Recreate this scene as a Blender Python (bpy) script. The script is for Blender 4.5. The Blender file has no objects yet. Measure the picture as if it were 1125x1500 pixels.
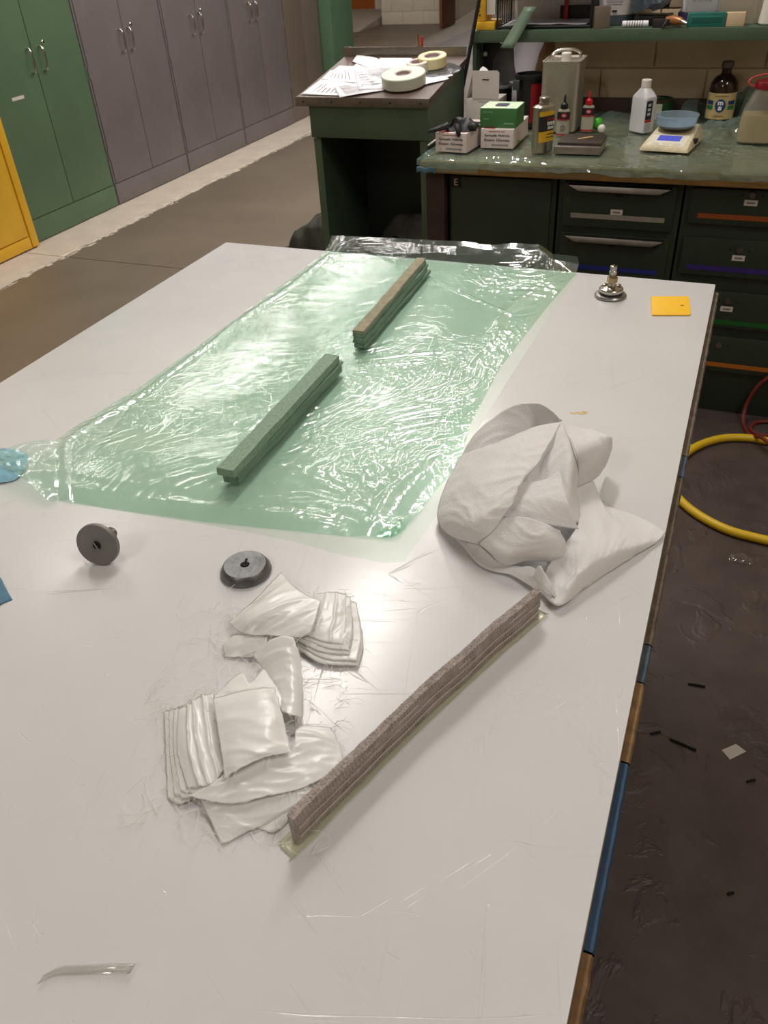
import bpy, bmesh, math, random
from math import pi, sin, cos, radians
from mathutils import Vector, Matrix, noise
random.seed(7)
S = bpy.context.scene
C = S.collection

# ------------------------------------------------------------------ camera, light, exposure
cam_d = bpy.data.cameras.new('camera')
cam = bpy.data.objects.new('camera', cam_d); C.objects.link(cam)
cam_d.sensor_fit = 'VERTICAL'; cam_d.sensor_height = 24.0; cam_d.lens = 1167.37 * 24.0 / 1500.0
cam_d.clip_start = 0.02
yaw, pit, rol = 0.426652382, 0.641016692, -0.0668229736
fwd = Vector((-sin(yaw) * cos(pit), cos(yaw) * cos(pit), -sin(pit)))
rgt = Vector((cos(yaw), sin(yaw), 0)); upv = rgt.cross(fwd)
r2 = rgt * cos(rol) + upv * sin(rol); u2 = upv * cos(rol) - rgt * sin(rol)
cam.matrix_world = Matrix(((r2.x, u2.x, -fwd.x, 0), (r2.y, u2.y, -fwd.y, 0), (r2.z, u2.z, -fwd.z, 1.565), (0, 0, 0, 1)))
S.camera = cam
cam_d.dof.use_dof = True; cam_d.dof.focus_distance = 1.25; cam_d.dof.aperture_fstop = 9.0

w = bpy.data.worlds.new('world'); S.world = w; w.use_nodes = True
w.node_tree.nodes['Background'].inputs[0].default_value = (.9, .95, 1, 1)
w.node_tree.nodes['Background'].inputs[1].default_value = 0.02

S.view_settings.view_transform = 'Standard'; S.view_settings.look = 'None'
S.view_settings.exposure = 0.16; S.view_settings.gamma = 1.0
S.view_settings.use_curve_mapping = False

CEIL = 3.6
LAMPS = [  # x, y, size x, size y, watts
    (-1.15, 2.75, .30, 1.5, 46), (-1.15, 5.5, .10, 2.4, 72), (-1.15, 8.6, .10, 2.4, 40),
    (-3.95, 5.6, .06, 2.4, 24), (-3.95, 8.3, .06, 2.4, 22), (-3.95, 3.3, .06, 1.3, 14),
    (-1.3, -1.9, .2, 1.2, 26), (-5.6, 11.5, .16, 2.4, 60), (-5.2, 17.2, .3, 1.2, 80), (1.35, .7, .2, 1.2, 27),
    (-2.35, 5.4, .06, 2.4, 20),
]
for i, (x, y, sx, sy, e) in enumerate(LAMPS):
    l = bpy.data.lights.new('ceiling_lamp_light', 'AREA'); l.shape = 'RECTANGLE'
    l.size = sx; l.size_y = sy; l.energy = e; l.color = (1.0, .955, .91)
    o = bpy.data.objects.new('ceiling_lamp_light', l); C.objects.link(o)
    o.location = (x, y, CEIL - .095)

# ------------------------------------------------------------------ materials
def c255(r, g, b):
    f = lambda v: ((v / 255 + .055) / 1.055) ** 2.4 if v > 10 else v / 255 / 12.92
    return (f(r), f(g), f(b), 1)
MATS = {}
def mat(name, col, rough=.5, metal=0, var=.0, vs=6, bump=0, bs=60, spec=.5, trans=0, sheen=0, coat=0, stretch=None, detail=4):
    if name in MATS: return MATS[name]
    m = bpy.data.materials.new(name); m.use_nodes = True; MATS[name] = m
    nt = m.node_tree; N = nt.nodes; L = nt.links; p = N['Principled BSDF']
    c = c255(*col)
    p.inputs['Base Color'].default_value = c; p.inputs['Roughness'].default_value = rough
    p.inputs['Metallic'].default_value = metal; p.inputs['Specular IOR Level'].default_value = spec
    p.inputs['Transmission Weight'].default_value = trans
    p.inputs['Sheen Weight'].default_value = sheen; p.inputs['Coat Weight'].default_value = coat
    tc = N.new('ShaderNodeTexCoord'); vec = tc.outputs['Object']
    if stretch:
        mp = N.new('ShaderNodeMapping'); mp.inputs['Scale'].default_value = stretch
        L.new(vec, mp.inputs[0]); vec = mp.outputs[0]
    if var:
        n = N.new('ShaderNodeTexNoise'); n.inputs['Scale'].default_value = vs; n.inputs['Detail'].default_value = detail
        n.inputs['Roughness'].default_value = .65
        L.new(vec, n.inputs['Vector'])
        r = N.new('ShaderNodeValToRGB'); r.color_ramp.elements[0].position = .3; r.color_ramp.elements[1].position = .72
        r.color_ramp.elements[0].color = tuple(v * (1 - var) for v in c[:3]) + (1,)
        r.color_ramp.elements[1].color = tuple(min(1, v * (1 + var)) for v in c[:3]) + (1,)
        L.new(n.outputs['Fac'], r.inputs[0]); L.new(r.outputs[0], p.inputs['Base Color'])
    if bump:
        n2 = N.new('ShaderNodeTexNoise'); n2.inputs['Scale'].default_value = bs; n2.inputs['Detail'].default_value = 5
        L.new(vec, n2.inputs['Vector'])
        b = N.new('ShaderNodeBump'); b.inputs['Strength'].default_value = bump; b.inputs['Distance'].default_value = .01
        L.new(n2.outputs['Fac'], b.inputs['Height']); L.new(b.outputs[0], p.inputs['Normal'])
    return m

def film_mat(name, tint, diff, dcol, gloss_rough=.12, bump=.35, bs=22, tl_=.5, fres=1.45, bdist=.01, dn=False):
    m = bpy.data.materials.new(name); m.use_nodes = True
    nt = m.node_tree; N = nt.nodes; L = nt.links; N.remove(N['Principled BSDF']); out = N['Material Output']
    tr = N.new('ShaderNodeBsdfTransparent'); tr.inputs[0].default_value = tint + (1,)
    df = N.new('ShaderNodeBsdfDiffuse'); df.inputs[0].default_value = dcol + (1,)
    tl = N.new('ShaderNodeBsdfTranslucent'); tl.inputs[0].default_value = dcol + (1,)
    a = N.new('ShaderNodeMixShader'); a.inputs[0].default_value = tl_; L.new(df.outputs[0], a.inputs[1]); L.new(tl.outputs[0], a.inputs[2])
    b = N.new('ShaderNodeMixShader'); b.inputs[0].default_value = diff; L.new(tr.outputs[0], b.inputs[1]); L.new(a.outputs[0], b.inputs[2])
    gl = N.new('ShaderNodeBsdfGlossy'); gl.inputs['Roughness'].default_value = gloss_rough
    fr = N.new('ShaderNodeLayerWeight'); fr.inputs[0].default_value = .5
    p5 = N.new('ShaderNodeMath'); p5.operation = 'POWER'; p5.inputs[1].default_value = 5; L.new(fr.outputs['Facing'], p5.inputs[0])
    r0 = ((fres - 1) / (fres + 1)) ** 2 * 2
    sch = N.new('ShaderNodeMath'); sch.operation = 'MULTIPLY_ADD'; sch.inputs[1].default_value = 1 - r0; sch.inputs[2].default_value = r0; L.new(p5.outputs[0], sch.inputs[0])
    mx = N.new('ShaderNodeMixShader'); L.new(sch.outputs[0], mx.inputs[0]); L.new(b.outputs[0], mx.inputs[1]); L.new(gl.outputs[0], mx.inputs[2])
    L.new(mx.outputs[0], out.inputs[0])
    tc = N.new('ShaderNodeTexCoord')
    n = N.new('ShaderNodeTexNoise'); n.inputs['Scale'].default_value = bs; n.inputs['Detail'].default_value = 3; n.inputs['Distortion'].default_value = 1.2
    L.new(tc.outputs['Object'], n.inputs['Vector'])
    bp = N.new('ShaderNodeBump'); bp.inputs['Strength'].default_value = bump; bp.inputs['Distance'].default_value = bdist
    L.new(n.outputs['Fac'], bp.inputs['Height'])
    for q in (gl, fr) + ((df,) if dn else ()): L.new(bp.outputs[0], q.inputs['Normal'])
    MATS[name] = m
    return m

GREEN = mat('painted green steel', (90, 116, 88), .5, var=.1, vs=3, bump=.02, bs=8)
GREEN2 = mat('painted pale green steel', (90, 120, 92), .5, var=.08, vs=3)
GREY = mat('painted warm grey steel', (121, 113, 113), .5, var=.1, vs=2.5, bump=.02, bs=8)
TAN = mat('painted taupe steel', (118, 106, 95), .5, var=.06, vs=3)
YELLOW = mat('painted yellow steel', (222, 172, 44), .42, var=.08, vs=3)
DGREEN = mat('dark green enamel', (46, 57, 45), .45, var=.14, vs=6)
MGREEN = mat('mid green enamel', (75, 94, 74), .45, var=.12, vs=5)
GAP = mat('dark gap', (14, 13, 11), .9)
CHROME = mat('chrome', (205, 200, 192), .22, 1)
STEEL = mat('worn steel', (140, 134, 126), .38, 1, var=.18, vs=18)
ZINC = mat('cast zinc', (122, 122, 122), .42, 1, var=.25, vs=60, bump=.06, bs=150)
NICKEL = mat('polished nickel', (172, 167, 158), .24, 1, var=.1, vs=50)
BRASS = mat('dull brass fitting', (160, 140, 104), .3, 1)
TIN = mat('tinplate', (176, 170, 158), .3, 1, var=.12, vs=14)
BLACK = mat('black plastic', (20, 20, 21), .42)
RUBBER = mat('black rubber glove', (24, 24, 27), .55, bump=.15, bs=80)
PAPER = mat('white paper', (238, 236, 240), .8)
INK = mat('grey print', (120, 118, 124), .8)
INKB = mat('black print', (28, 27, 28), .7)
INKR = mat('red print', (176, 40, 44), .7)
INKW = mat('white print', (235, 235, 230), .7)
CARD = mat('white carton', (214, 206, 198), .75, var=.04, vs=12)
CARDP = mat('pinkish white carton', (222, 208, 204), .7)
WOOD = mat('worn plywood edge', (150, 112, 62), .6, var=.3, vs=9, stretch=(1, 6, 12))
DWOOD = mat('dark stained board', (62, 44, 36), .6, var=.25, vs=8)
LAMINATE = mat('brown laminate', (98, 82, 76), .42, var=.14, vs=10)
CAP_R = mat('red plastic', (186, 20, 30), .35)
BOT_CLEAR = mat('milky plastic', (214, 214, 216), .4, var=.03, vs=9)
ORANGE = mat('orange plastic', (255, 200, 46), .45, bump=.03, bs=30)
LAMF = mat('green fibre strip', (138, 162, 142), .85, var=.16, vs=160, bump=.2, bs=300)
LAMB = mat('brown green fibre strip', (152, 146, 122), .85, var=.2, vs=90, bump=.2, bs=200)
LAMS = mat('green laminate layers', (118, 146, 126), .7, var=.3, vs=60, bump=.2, bs=120, stretch=(2, .3, 6))
RIB = mat('mauve grey woven rib', (168, 156, 149), .8, var=.22, vs=60, bump=.3, bs=300)
RUBY = mat('yellow hose rubber', (228, 190, 40), .4, var=.05, vs=6)
CORD = mat('dark red cord', (120, 44, 36), .5)
WHITEP = mat('white plastic', (226, 222, 214), .45)
BLOCK = mat('tan painted block', (204, 184, 154), .75, var=.08, vs=8, bump=.25, bs=40)
BLOCKW = mat('cream painted block', (222, 212, 194), .75, var=.05, vs=5, bump=.15, bs=40)
DOORW = mat('orange varnished wood', (176, 98, 34), .4, var=.16, vs=5, stretch=(6, 6, .6))
DOORB = mat('brown wood door', (120, 74, 48), .5, var=.12, vs=5, stretch=(6, 6, .6))
BASEB = mat('dark cove base', (62, 56, 52), .6)
CEILM = mat('white ceiling', (215, 210, 200), .9)
TUBE = mat('frosted lamp lens', (240, 238, 230), .5)
CLEARLBL = mat('grey tarp', (58, 58, 50), .7, var=.3, vs=9)
FILM = film_mat('green bagging film', (.83, .975, .895), .10, (.60, .88, .72), .13, .10, 24, fres=1.65)
FILM2 = film_mat('pale release film', (.93, .97, .93), .12, (.75, .82, .74), .3, .1, 10, fres=1.3)
BFILM = film_mat('bench film', (.78, .93, .88), .36, (.44, .62, .56), .12, .15, 30, fres=1.8)
CLEAR = film_mat('clear plastic', (.9, .9, .88), .1, (.8, .8, .76), .1, .1, 20)
GBAG = film_mat('grey plastic bag', (.55, .55, .57), .3, (.35, .35, .37), .15, .3, 20)
BLUEP = film_mat('blue clear bowl plastic', (.84, .92, .98), .32, (.66, .80, .92), .12, .02, 10)
BATTING = film_mat('white felt batting', (1, 1, 1), 1.0, (.935, .925, .915), .9, .24, 300, tl_=.2, fres=1.0, dn=True)
SATIN = film_mat('white glass cloth', (.97, .97, .95), .86, (.95, .95, .92), .33, .05, 60, tl_=.16, fres=1.5)
PALEF = film_mat('pale yellow film', (.96, .96, .88), .45, (.92, .92, .78), .2, .2, 30)

def table_mat():
    m = bpy.data.materials.new('white scratched plastic sheet'); m.use_nodes = True
    N = m.node_tree.nodes; L = m.node_tree.links; p = N['Principled BSDF']
    tc = N.new('ShaderNodeTexCoord')
    # blotchy tone
    n = N.new('ShaderNodeTexNoise'); n.inputs['Scale'].default_value = 2.2; n.inputs['Detail'].default_value = 6; n.inputs['Roughness'].default_value = .6
    L.new(tc.outputs['Object'], n.inputs['Vector'])
    r = N.new('ShaderNodeValToRGB'); r.color_ramp.elements[0].position = .25; r.color_ramp.elements[1].position = .75
    r.color_ramp.elements[0].color = c255(212, 212, 212); r.color_ramp.elements[1].color = c255(222, 222, 222)
    L.new(n.outputs['Fac'], r.inputs[0])
    # scratches: thin lines in several directions
    prev = None
    for k, (ang, sc, wd) in enumerate(((.5, 30, .0045), (-.35, 22, .004), (1.35, 34, .0045), (2.2, 18, .0035))):
        m0 = N.new('ShaderNodeMapping'); m0.inputs['Rotation'].default_value = (0, 0, ang); L.new(tc.outputs['Object'], m0.inputs[0])
        mp = N.new('ShaderNodeMapping'); mp.inputs['Scale'].default_value = (sc * .1, sc * 2.2, 1); mp.inputs['Location'].default_value = (k * 3.1, k * 1.7, 0)
        L.new(m0.outputs[0], mp.inputs[0])
        nn = N.new('ShaderNodeTexNoise'); nn.inputs['Scale'].default_value = 1; nn.inputs['Detail'].default_value = 2; nn.inputs['Distortion'].default_value = .6
        L.new(mp.outputs[0], nn.inputs['Vector'])
        s = N.new('ShaderNodeMath'); s.operation = 'SUBTRACT'; s.inputs[1].default_value = .5 + .03 * (k - 1.5); L.new(nn.outputs['Fac'], s.inputs[0])
        ab = N.new('ShaderNodeMath'); ab.operation = 'ABSOLUTE'; L.new(s.outputs[0], ab.inputs[0])
        lt = N.new('ShaderNodeMapRange'); lt.inputs[1].default_value = 0; lt.inputs[2].default_value = wd; lt.inputs[3].default_value = 1; lt.inputs[4].default_value = 0
        L.new(ab.outputs[0], lt.inputs[0])
        mk = N.new('ShaderNodeTexNoise'); mk.inputs['Scale'].default_value = 5 + k; mk.inputs['Detail'].default_value = 2; L.new(mp.outputs[0], mk.inputs['Vector'])
        mk.inputs['Scale'].default_value = .8
        gt = N.new('ShaderNodeMapRange'); gt.inputs[1].default_value = .55; gt.inputs[2].default_value = .66; L.new(mk.outputs['Fac'], gt.inputs[0])
        mu = N.new('ShaderNodeMath'); mu.operation = 'MULTIPLY'; L.new(lt.outputs[0], mu.inputs[0]); L.new(gt.outputs[0], mu.inputs[1])
        if prev is None: prev = mu.outputs[0]
        else:
            mxx = N.new('ShaderNodeMath'); mxx.operation = 'MAXIMUM'; L.new(prev, mxx.inputs[0]); L.new(mu.outputs[0], mxx.inputs[1]); prev = mxx.outputs[0]
    bp = N.new('ShaderNodeBump'); bp.inputs['Strength'].default_value = .35; bp.inputs['Distance'].default_value = .002; bp.invert = True
    n3 = N.new('ShaderNodeTexNoise'); n3.inputs['Scale'].default_value = 18; n3.inputs['Detail'].default_value = 3
    L.new(tc.outputs['Object'], n3.inputs['Vector'])
    ad = N.new('ShaderNodeMath'); ad.operation = 'MULTIPLY_ADD'; ad.inputs[1].default_value = .05; L.new(n3.outputs['Fac'], ad.inputs[0]); L.new(prev, ad.inputs[2])
    L.new(ad.outputs[0], bp.inputs['Height']); L.new(bp.outputs[0], p.inputs['Normal'])
    mx = N.new('ShaderNodeMix'); mx.data_type = 'RGBA'; mx.inputs[7].default_value = c255(196, 195, 190)
    sc_ = N.new('ShaderNodeMath'); sc_.operation = 'MULTIPLY'; sc_.inputs[1].default_value = .12; L.new(prev, sc_.inputs[0])
    L.new(sc_.outputs[0], mx.inputs[0]); L.new(r.outputs[0], mx.inputs[6]); L.new(mx.outputs[2], p.inputs['Base Color'])
    rr = N.new('ShaderNodeMapRange'); rr.inputs[3].default_value = .18; rr.inputs[4].default_value = .30; L.new(n3.outputs['Fac'], rr.inputs[0])
    L.new(rr.outputs[0], p.inputs['Roughness'])
    return m
HDPE = table_mat()

def floor_mat():
    m = bpy.data.materials.new('worn shop concrete'); m.use_nodes = True
    N = m.node_tree.nodes; L = m.node_tree.links; p = N['Principled BSDF']
    tc = N.new('ShaderNodeTexCoord'); g = N.new('ShaderNodeNewGeometry')
    sx = N.new('ShaderNodeSeparateXYZ'); L.new(g.outputs['Position'], sx.inputs[0])
    n = N.new('ShaderNodeTexNoise'); n.inputs['Scale'].default_value = 1.6; n.inputs['Detail'].default_value = 8; n.inputs['Roughness'].default_value = .65
    L.new(g.outputs['Position'], n.inputs['Vector'])
    tan_ = N.new('ShaderNodeValToRGB'); tan_.color_ramp.elements[0].position = .3; tan_.color_ramp.elements[1].position = .7
    tan_.color_ramp.elements[0].color = c255(102, 90, 76); tan_.color_ramp.elements[1].color = c255(119, 107, 93)
    L.new(n.outputs['Fac'], tan_.inputs[0])
    dk = N.new('ShaderNodeValToRGB'); dk.color_ramp.elements[0].position = .3; dk.color_ramp.elements[1].position = .72
    dk.color_ramp.elements[0].color = c255(68, 58, 54); dk.color_ramp.elements[1].color = c255(92, 80, 76)
    n2 = N.new('ShaderNodeTexNoise'); n2.inputs['Scale'].default_value = 7; n2.inputs['Detail'].default_value = 8; n2.inputs['Roughness'].default_value = .7
    L.new(g.outputs['Position'], n2.inputs['Vector']); L.new(n2.outputs['Fac'], dk.inputs[0])
    # painted dark zone: X > -0.9
    a = N.new('ShaderNodeMapRange'); a.inputs[1].default_value = -1.0; a.inputs[2].default_value = -.9; L.new(sx.outputs[0], a.inputs[0])
    b = N.new('ShaderNodeMapRange'); b.inputs[1].default_value = -4.52; b.inputs[2].default_value = -4.48; L.new(sx.outputs[0], b.inputs[0])
    b2 = N.new('ShaderNodeMapRange'); b2.inputs[1].default_value = 11.0; b2.inputs[2].default_value = 11.05; L.new(sx.outputs[1], b2.inputs[0])
    mu = N.new('ShaderNodeMath'); mu.operation = 'MULTIPLY'; L.new(b.outputs[0], mu.inputs[0]); L.new(b2.outputs[0], mu.inputs[1])
    mxm = N.new('ShaderNodeMath'); mxm.operation = 'MAXIMUM'; L.new(a.outputs[0], mxm.inputs[0]); L.new(mu.outputs[0], mxm.inputs[1])
    mx = N.new('ShaderNodeMix'); mx.data_type = 'RGBA'; L.new(mxm.outputs[0], mx.inputs[0]); L.new(tan_.outputs[0], mx.inputs[6]); L.new(dk.outputs[0], mx.inputs[7])
    L.new(mx.outputs[2], p.inputs['Base Color'])
    # peeled coating: contour steps
    n3 = N.new('ShaderNodeTexNoise'); n3.inputs['Scale'].default_value = 6.5; n3.inputs['Detail'].default_value = 5; n3.inputs['Roughness'].default_value = .55; n3.inputs['Distortion'].default_value = .8
    L.new(g.outputs['Position'], n3.inputs['Vector'])
    st = N.new('ShaderNodeMapRange'); st.inputs[1].default_value = .56; st.inputs[2].default_value = .60; L.new(n3.outputs['Fac'], st.inputs[0])
    mm = N.new('ShaderNodeMath'); mm.operation = 'MULTIPLY'; L.new(st.outputs[0], mm.inputs[0]); L.new(a.outputs[0], mm.inputs[1])
    ad = N.new('ShaderNodeMath'); ad.operation = 'MULTIPLY_ADD'; ad.inputs[1].default_value = .25; L.new(n2.outputs['Fac'], ad.inputs[0]); L.new(mm.outputs[0], ad.inputs[2])
    bp = N.new('ShaderNodeBump'); bp.inputs['Strength'].default_value = .5; bp.inputs['Distance'].default_value = .006
    L.new(ad.outputs[0], bp.inputs['Height']); L.new(bp.outputs[0], p.inputs['Normal'])
    p.inputs['Roughness'].default_value = .5
    return m
FLOOR = floor_mat()
STRIP = mat('pale bare concrete', (186, 174, 160), .7, var=.1, vs=7)
FLAKE = mat('white paint flakes', (214, 204, 188), .8)

# ------------------------------------------------------------------ mesh helpers
def V(*a): return Vector(a)
def cr(p0, p1, p2, p3, t):
    return .5 * ((2 * p1) + (p2 - p0) * t + (2 * p0 - 5 * p1 + 4 * p2 - p3) * t * t + (3 * p1 - p0 - 3 * p2 + p3) * t ** 3)
def spline(pts, n):
    pts = [Vector(p) for p in pts]; out = []
    for i in range(len(pts) - 1):
        p0 = pts[i - 1] if i else pts[0] * 2 - pts[1]
        p3 = pts[i + 2] if i + 2 < len(pts) else pts[-1] * 2 - pts[-2]
        for k in range(n): out.append(cr(p0, pts[i], pts[i + 1], p3, k / n))
    out.append(pts[-1]); return out
def polyline(pts, n):
    """n+1 points at equal arc length along a polyline."""
    pts = [Vector(p) for p in pts]; d = [0]
    for i in range(1, len(pts)): d.append(d[-1] + (pts[i] - pts[i - 1]).length)
    out = []; j = 0
    for k in range(n + 1):
        t = d[-1] * k / n
        while j < len(pts) - 2 and d[j + 1] < t: j += 1
        out.append(pts[j].lerp(pts[j + 1], (t - d[j]) / max(1e-9, d[j + 1] - d[j])))
    return out

class MB:
    def __init__(self): self.v = []; self.f = []; self.bev = 0
    def add(self, vs, fs):
        b = len(self.v); self.v += [Vector(p) for p in vs]; self.f += [tuple(i + b for i in f) for f in fs]; return self
    def box(self, x0, x1, y0, y1, z0, z1):
        return self.add([(x0, y0, z0), (x1, y0, z0), (x1, y1, z0), (x0, y1, z0), (x0, y0, z1), (x1, y0, z1), (x1, y1, z1), (x0, y1, z1)],
                        [(3, 2, 1, 0), (4, 5, 6, 7), (0, 1, 5, 4), (1, 2, 6, 5), (2, 3, 7, 6), (3, 0, 4, 7)])
    def hexa(self, p):  # 8 points, bottom ccw then top ccw
        return self.add(p, [(3, 2, 1, 0), (4, 5, 6, 7), (0, 1, 5, 4), (1, 2, 6, 5), (2, 3, 7, 6), (3, 0, 4, 7)])
    def bevel(self, w): self.bev = w; return self
    def prism(self, poly, z0, z1):
        n = len(poly)
        return self.add([(x, y, z0) for x, y in poly] + [(x, y, z1) for x, y in poly],
                        [tuple(range(n - 1, -1, -1)), tuple(range(n, 2 * n))] + [(i, (i + 1) % n, n + (i + 1) % n, n + i) for i in range(n)])
    def tube(self, pts, r, n=10, closed=False, rs=None):
        pts = [Vector(p) for p in pts]; m = len(pts); rings = []
        t0 = (pts[1] - pts[0]).normalized()
        nrm = t0.orthogonal().normalized()
        for i, p in enumerate(pts):
            if closed: t = (pts[(i + 1) % m] - pts[i - 1]).normalized()
            else: t = (pts[min(i + 1, m - 1)] - pts[max(i - 1, 0)]).normalized()
            nrm = (nrm - t * nrm.dot(t)).normalized(); bn = t.cross(nrm)
            rr = rs[i] if rs else r
            rings.append([p + (nrm * cos(2 * pi * k / n) + bn * sin(2 * pi * k / n)) * rr for k in range(n)])
        vs = [q for rg in rings for q in rg]; fs = []
        for i in range(m if closed else m - 1):
            j = (i + 1) % m
            for k in range(n): fs.append((i * n + k, i * n + (k + 1) % n, j * n + (k + 1) % n, j * n + k))
        if not closed: fs += [tuple(range(n - 1, -1, -1)), tuple((m - 1) * n + k for k in range(n))]
        return self.add(vs, fs)
    def lathe(self, prof, n=28, c=(0, 0, 0), mtx=None, ring=False):
        vs = []; m = len(prof)
        for r, z in prof:
            for k in range(n): vs.append(Vector((r * cos(2 * pi * k / n), r * sin(2 * pi * k / n), z)))
        if mtx: vs = [mtx @ q for q in vs]
        vs = [q + Vector(c) for q in vs]; fs = []
        for i in range(m if ring else m - 1):
            j = (i + 1) % m
            for k in range(n): fs.append((i * n + k, i * n + (k + 1) % n, j * n + (k + 1) % n, j * n + k))
        if not ring: fs += [tuple(range(n - 1, -1, -1)), tuple((m - 1) * n + k for k in range(n))]
        return self.add(vs, fs)
    def loft(self, secs, n=32):  # sections (z, cx, cy, rx, ry, power)
        vs = []
        for z, cx, cy, rx, ry, pw in secs:
            for k in range(n):
                a = 2 * pi * (k + .5) / n; ca, sa = cos(a), sin(a)
                vs.append((cx + rx * abs(ca) ** (2 / pw) * (1 if ca > 0 else -1), cy + ry * abs(sa) ** (2 / pw) * (1 if sa > 0 else -1), z))
        fs = []; m = len(secs)
        for i in range(m - 1):
            for k in range(n): fs.append((i * n + k, i * n + (k + 1) % n, (i + 1) * n + (k + 1) % n, (i + 1) * n + k))
        fs += [tuple(range(n - 1, -1, -1)), tuple((m - 1) * n + k for k in range(n))]
        return self.add(vs, fs)
    def grid(self, rows):
        b = [p for r in rows for p in r]; nc = len(rows[0])
        return self.add(b, [(i * nc + j, i * nc + j + 1, (i + 1) * nc + j + 1, (i + 1) * nc + j) for i in range(len(rows) - 1) for j in range(nc - 1)])
    def patch(self, rows, n=8, amp=0, sc=40):
        rr = [spline(r, n) for r in rows]
        cols = list(zip(*rr)); cc = [spline(c, n) for c in cols]
        g = [list(r) for r in zip(*cc)]
        if amp:
            for r in g:
                for q in r: q.z += amp * noise.noise(q * sc) + amp * .5 * noise.noise(q * sc * 2.7)
        return self.grid(g)
    def build(self, name, m, parent=None, label=None, smooth=30, world=False, loc=None, rz=0, flip=False):
        vs = self.v
        if parent is not None and world:
            o0 = ploc(parent); vs = [q - o0 for q in vs]
        if parent is None and loc is not None and world: vs = [q - Vector(loc) for q in vs]
        me = bpy.data.meshes.new(name); me.from_pydata([tuple(q) for q in vs], [], self.f); me.validate()
        bm = bmesh.new(); bm.from_mesh(me)
        bmesh.ops.recalc_face_normals(bm, faces=bm.faces)
        if self.bev:
            es = [e for e in bm.edges if len(e.link_faces) == 2 and e.calc_face_angle(0) > .6]
            bmesh.ops.bevel(bm, geom=es, offset=self.bev, segments=2, affect='EDGES', profile=.6)
        bm.to_mesh(me); bm.free()
        if smooth:
            me.polygons.foreach_set('use_smooth', [True] * len(me.polygons)); me.set_sharp_from_angle(angle=radians(smooth))
        me.materials.append(m)
        o = bpy.data.objects.new(name, me); C.objects.link(o)
        if parent is not None: o.parent = parent
        elif loc is not None: o.location = loc; o.rotation_euler[2] = rz
        if label: o['label'] = label
        return o
def ploc(o):
    v = Vector(o.location)
    while o.parent: o = o.parent; v = v + Vector(o.location)
    return v
def tag(o, label, cat, group=None, kind=None):
    o['label'] = label; o['category'] = cat
    if group: o['group'] = group
    if kind: o['kind'] = kind
    return o
def thing(name, label, cat, loc=(0, 0, 0), rz=0, group=None):
    o = bpy.data.objects.new(name, None); C.objects.link(o); o.empty_display_size = .05
    o.location = loc; o.rotation_euler[2] = rz
    return tag(o, label, cat, group)
def struct(o): o['kind'] = 'structure'; return o
def box(x0, x1, y0, y1, z0, z1, bev=0): return MB().box(x0, x1, y0, y1, z0, z1).bevel(bev)
def solid(o, t, off=0):
    md = o.modifiers.new('thickness', 'SOLIDIFY'); md.thickness = t; md.offset = off; return o
def text(s, wd, ht, m, parent, loc, face='front', rz=0, name='lettering', bold=0):
    cu = bpy.data.curves.new(name, 'FONT'); cu.body = s; cu.align_x = 'CENTER'; cu.align_y = 'CENTER'; cu.extrude = .0; cu.offset = bold; cu.resolution_u = 2
    t = bpy.data.objects.new(name, cu)
    me = bpy.data.meshes.new_from_object(t); bpy.data.objects.remove(t); bpy.data.curves.remove(cu)
    xs = [v.co.x for v in me.vertices]; ys = [v.co.y for v in me.vertices]
    if not xs: return None
    cx, cy = (max(xs) + min(xs)) / 2, (max(ys) + min(ys)) / 2; fx, fy = wd / (max(xs) - min(xs)), ht / (max(ys) - min(ys))
    R = {'front': Matrix.Rotation(pi / 2, 4, 'X'), 'top': Matrix.Identity(4), 'right': Matrix.Rotation(pi / 2, 4, 'Z') @ Matrix.Rotation(pi / 2, 4, 'X')}[face]
    R = Matrix.Rotation(rz, 4, 'Z') @ R
    for v in me.vertices: v.co = R @ Vector(((v.co.x - cx) * fx, (v.co.y - cy) * fy, 0))
    me.materials.clear(); me.materials.append(m); me.name = name
    o = bpy.data.objects.new(name, me); C.objects.link(o); o.parent = parent; o.location = loc
    return o

def glyphs(n, wd, ht, m, parent, loc, face='front', gaps=()):
    # a line of print too small in the photograph to read: n letter-sized blocks
    R = {'front': Matrix.Rotation(pi / 2, 4, 'X'), 'top': Matrix.Identity(4), 'right': Matrix.Rotation(pi / 2, 4, 'Z') @ Matrix.Rotation(pi / 2, 4, 'X')}[face]
    mb = MB(); st = wd / n
    for k in range(n):
        if k in gaps: continue
        x = -wd / 2 + k * st
        mb.add([R @ V(x, -ht / 2, 0), R @ V(x + st * .72, -ht / 2, 0), R @ V(x + st * .72, ht / 2, 0), R @ V(x, ht / 2, 0)], [(0, 1, 2, 3)])
    o = mb.build('print', m, parent, smooth=0); o.location = loc; return o
# ------------------------------------------------------------------ the room
XL = -4.62; WY = 3.70
fl = struct(box(-9, 2.6, -4, 22, -.06, -.02).build('floor', GAP))
for (x0, x1, y0, y1) in ((-3.717, 2.6, -4, 3.717), (-3.717, 2.6, 3.723, 8.6), (-9, 2.6, 8.606, 22), (-4.62, -3.723, -4, 3.717), (-4.62, -3.723, 3.723, 8.6)):
    strip = x1 < -3.7
    o = box(x0, x1, y0, y1, -.0199, 0, .002).build('slab', STRIP if strip else FLOOR, fl)
    if strip: o['label'] = 'pale bare concrete strip'
mb = MB()
for k in range(260):
    y = 3.0 + 5.5 * random.random() ** 1.1; x = -3.72 + random.gauss(0, .014); l = random.uniform(.01, .09); ww = random.uniform(.004, .014)
    mb.prism([(x - ww, y), (x + ww * random.random(), y + l * .2), (x + ww, y + l), (x - ww * .6, y + l * .8)], .0002, .0012)
fk = mb.build('paint_flake', FLAKE, fl, 'white paint flakes along the slab joint'); fk['kind'] = 'stuff'

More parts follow.
